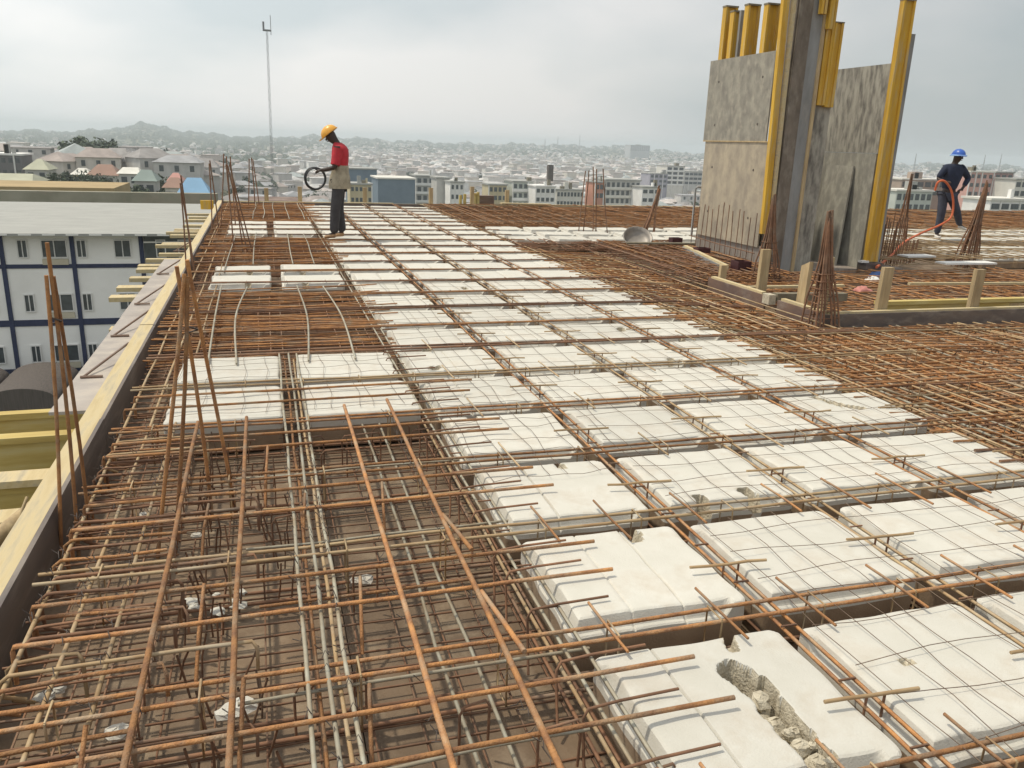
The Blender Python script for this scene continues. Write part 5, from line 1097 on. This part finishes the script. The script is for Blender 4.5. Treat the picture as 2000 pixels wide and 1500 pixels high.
# trees
def tree_mesh(seed, n=260):
    rg2 = np.random.default_rng(seed); b = MB()
    b.tube([(0, 0, -1), (.05, .02, 1.4), (.1, -.05, 2.8)], [.28, .20, .10], 6)
    for k in range(5): t = k*1.26+rg2.uniform(0, .5); b.tube([(.05, 0, 1.4+.2*k), (math.cos(t)*1.3, math.sin(t)*1.3, 3.0+.25*k)], [.10, .04], 4)
    lv = MB(); cl_ = [(rg2.normal(0, 1.25), rg2.normal(0, 1.25), 3.6+rg2.normal(0, .8), rg2.uniform(.7, 1.35)) for _ in range(11)]
    for i in range(n):
        cx_, cy_, cz_, cr = cl_[i % 11]; v = rg2.normal(0, 1, 3); v /= np.linalg.norm(v); p = np.array([cx_, cy_, cz_])+v*cr*rg2.uniform(.55, 1.05)
        u = np.cross(v, rg2.normal(0, 1, 3)); u /= np.linalg.norm(u); w_ = np.cross(v, u)+v*.5; s_ = rg2.uniform(.22, .45)
        lv.add([p-u*s_, p+w_*s_*.6, p+u*s_, p-w_*s_*.6], [(0, 1, 2, 3)])
    return b, lv
TM = []
for s_ in range(4):
    b, lv = tree_mesh(s_); r = empty('tree', (0, 0, 0)); b.build('trunk', M['trunk'], r); lv.build('crown', M['leaf'], r); TM.append(r)
used = set()
def plant(x, y, sc, label, group, k=None):
    k = rg.randrange(4) if k is None else k; src = TM[k]
    if k not in used: used.add(k); r = src
    else:
        r = src.copy(); COL.objects.link(r)
        for c in src.children: o = c.copy(); COL.objects.link(o); o.parent = r
    r.location = (x, y, float(terrain(x, y))-.3); r.scale = (sc*rg.uniform(.9, 1.3), sc*rg.uniform(.9, 1.3), sc*rg.uniform(.85, 1.2)); r.rotation_euler.z = rg.uniform(0, 6.28)
    return tag(r, label, 'tree', group)
for i in range(16):
    px = rg.uniform(140, 214); D = rg.uniform(330, 370); p = at_y(px, 330, D); o = plant(p[0], D, rg.uniform(1.5, 2.2), 'dull dark tree in the clump behind the orange roofed house', 'dark tree clump at the left')
for i in range(26):
    px = rg.uniform(-20, 350); D = rg.uniform(150, 240); p = at_y(px, 330, D); plant(p[0], D, rg.uniform(.7, 1.0), 'small dull tree among the nearer houses at the left', 'small trees at the left')
for px, D, sc in ((210, 140, 1.2), (222, 140, 1.0), (250, 165, .8), (310, 200, 1.2)): p = at_y(px, 350, D); plant(p[0], D, sc, 'round dark bush like tree near the teal roof at the left', 'bushy trees near the teal roof')
for i in range(90):
    d = rg.uniform(330, 900); az = math.radians(rg.uniform(-18, 54)); w_ = ['left of the lattice mast', 'between mast and red shirted workman', 'right of the red shirted workman', 'above the middle of the far edge', 'just left of the wall panel', 'behind the tall panels', 'at the far right'][int(np.searchsorted([.5, 5, 14, 22, 28, 40], math.degrees(az)))]; plant(d*math.sin(az), d*math.cos(az), rg.uniform(1.1, 2.0), 'dark tree between hazy city houses, '+w_, w_ and 'city trees '+w_)
far = MB(); vb = []; fb = []; cnt = 0
base_v = [(0, 0, 1), (1, 0, .15), (.3, .95, .2), (-.8, .6, .1), (-.8, -.6, .15), (.3, -.95, .1)]; base_f = [(0, 1, 2), (0, 2, 3), (0, 3, 4), (0, 4, 5), (0, 5, 1)]
while cnt < 16000:
    d = math.sqrt(rg.uniform(420**2, 4500**2)); deg = rg.uniform(-20, 56); az = math.radians(deg)
    wd = .10 if d < 2400 else .8
    if deg < 3: wd = 1
    if rg.random() > wd: continue
    x, y = d*math.sin(az), d*math.cos(az); z = float(terrain(x, y)); s_ = rg.uniform(3, 6.5)*(1.15 if d > 2500 else 1); o = len(vb); t = rg.uniform(0, 6.28); c, q = math.cos(t), math.sin(t)
    for a, b_, e_ in base_v:
        j = rg.uniform(.8, 1.2); vb.append((x+s_*j*1.2*(a*c-b_*q), y+s_*j*1.2*(a*q+b_*c), z+s_*1.0*e_*j))
    fb += [tuple(o+i for i in f) for f in base_f]; cnt += 1
me = bpy.data.meshes.new('far_trees'); me.from_pydata(vb, [], fb); me.materials.append(M['leaf']); tag(link_mesh('far_trees', me), 'hazy woods and tree belts on the far hills', 'woods', kind='stuff')
# lattice mast
mx, myy = 3.1, 260.0; zg = float(terrain(mx, myy)); ms = empty('lattice_mast', (mx, myy, zg), 'tall thin lattice mast rising from the city left of the workman in the red shirt', 'mast')
zt = 30.0; b = MB()
for sx, sy in ((-1, -1), (1, -1), (0, 1)): b.tube([(mx+sx*.36, myy+sy*.3, zg), (mx+sx*.22+.5, myy+sy*.2, zt)], .055, 4)
b.build('leg', M['galv'], ms); b = MB(); z = zg; s_ = 1
while z < zt-1.2:
    f = (z-zg)/(zt-zg); hx = .36-.14*f; ox = .5*f; b.tube([(mx-s_*hx+ox, myy-.4, z), (mx+s_*hx+ox, myy-.4, z+1.1)], .032, 3, caps=False); s_ = -s_; z += 1.1
b.build('bracing', M['galv'], ms)
b = MB(); b.box((mx-.6, myy-1, zt), (mx+1.7, myy+1, zt+.3)); b.build('platform', M['galv'], ms)
MB().tube([(mx-.4, myy, zt), (mx-.4, myy, zt+2.4)], .28, 6).build('antenna', M['galv'], ms); MB().tube([(mx+1.6, myy, zt-1), (mx+1.6, myy, zt+4.2)], .09, 5).build('antenna', M['galv'], ms)
for i, (px, pt, D) in enumerate(((1065, 270, 2600), (1090, 266, 2600), (1133, 262, 2700), (1790, 300, 1500), (1925, 302, 1500), (1957, 300, 1500))):
    p = at_y(px, pt, D); zg = float(terrain(p[0], D)); b = MB(); b.tube([(p[0]-2.2, D, zg), (p[0], D, p[2])], .6, 3); b.tube([(p[0]+2.2, D, zg), (p[0], D, p[2])], .6, 3)
    tag(b.build('distant_mast', M['galv']), 'faint thin mast on the skyline, number of six counted from the left: '+['one', 'two', 'three', 'four', 'five', 'six'][i], 'mast', 'faint masts on the skyline')
b = MB(); p = at_y(1075, 322, 300); b.tube([(p[0], 300, -36), (p[0], 300, p[2]-6)], .25, 6); b.box((p[0]-1, 299, p[2]-6), (p[0]+1, 301, p[2])); tag(b.build('water_tower', M['shed']), 'thin dark tower standing up among the city roofs in the middle', 'tower')
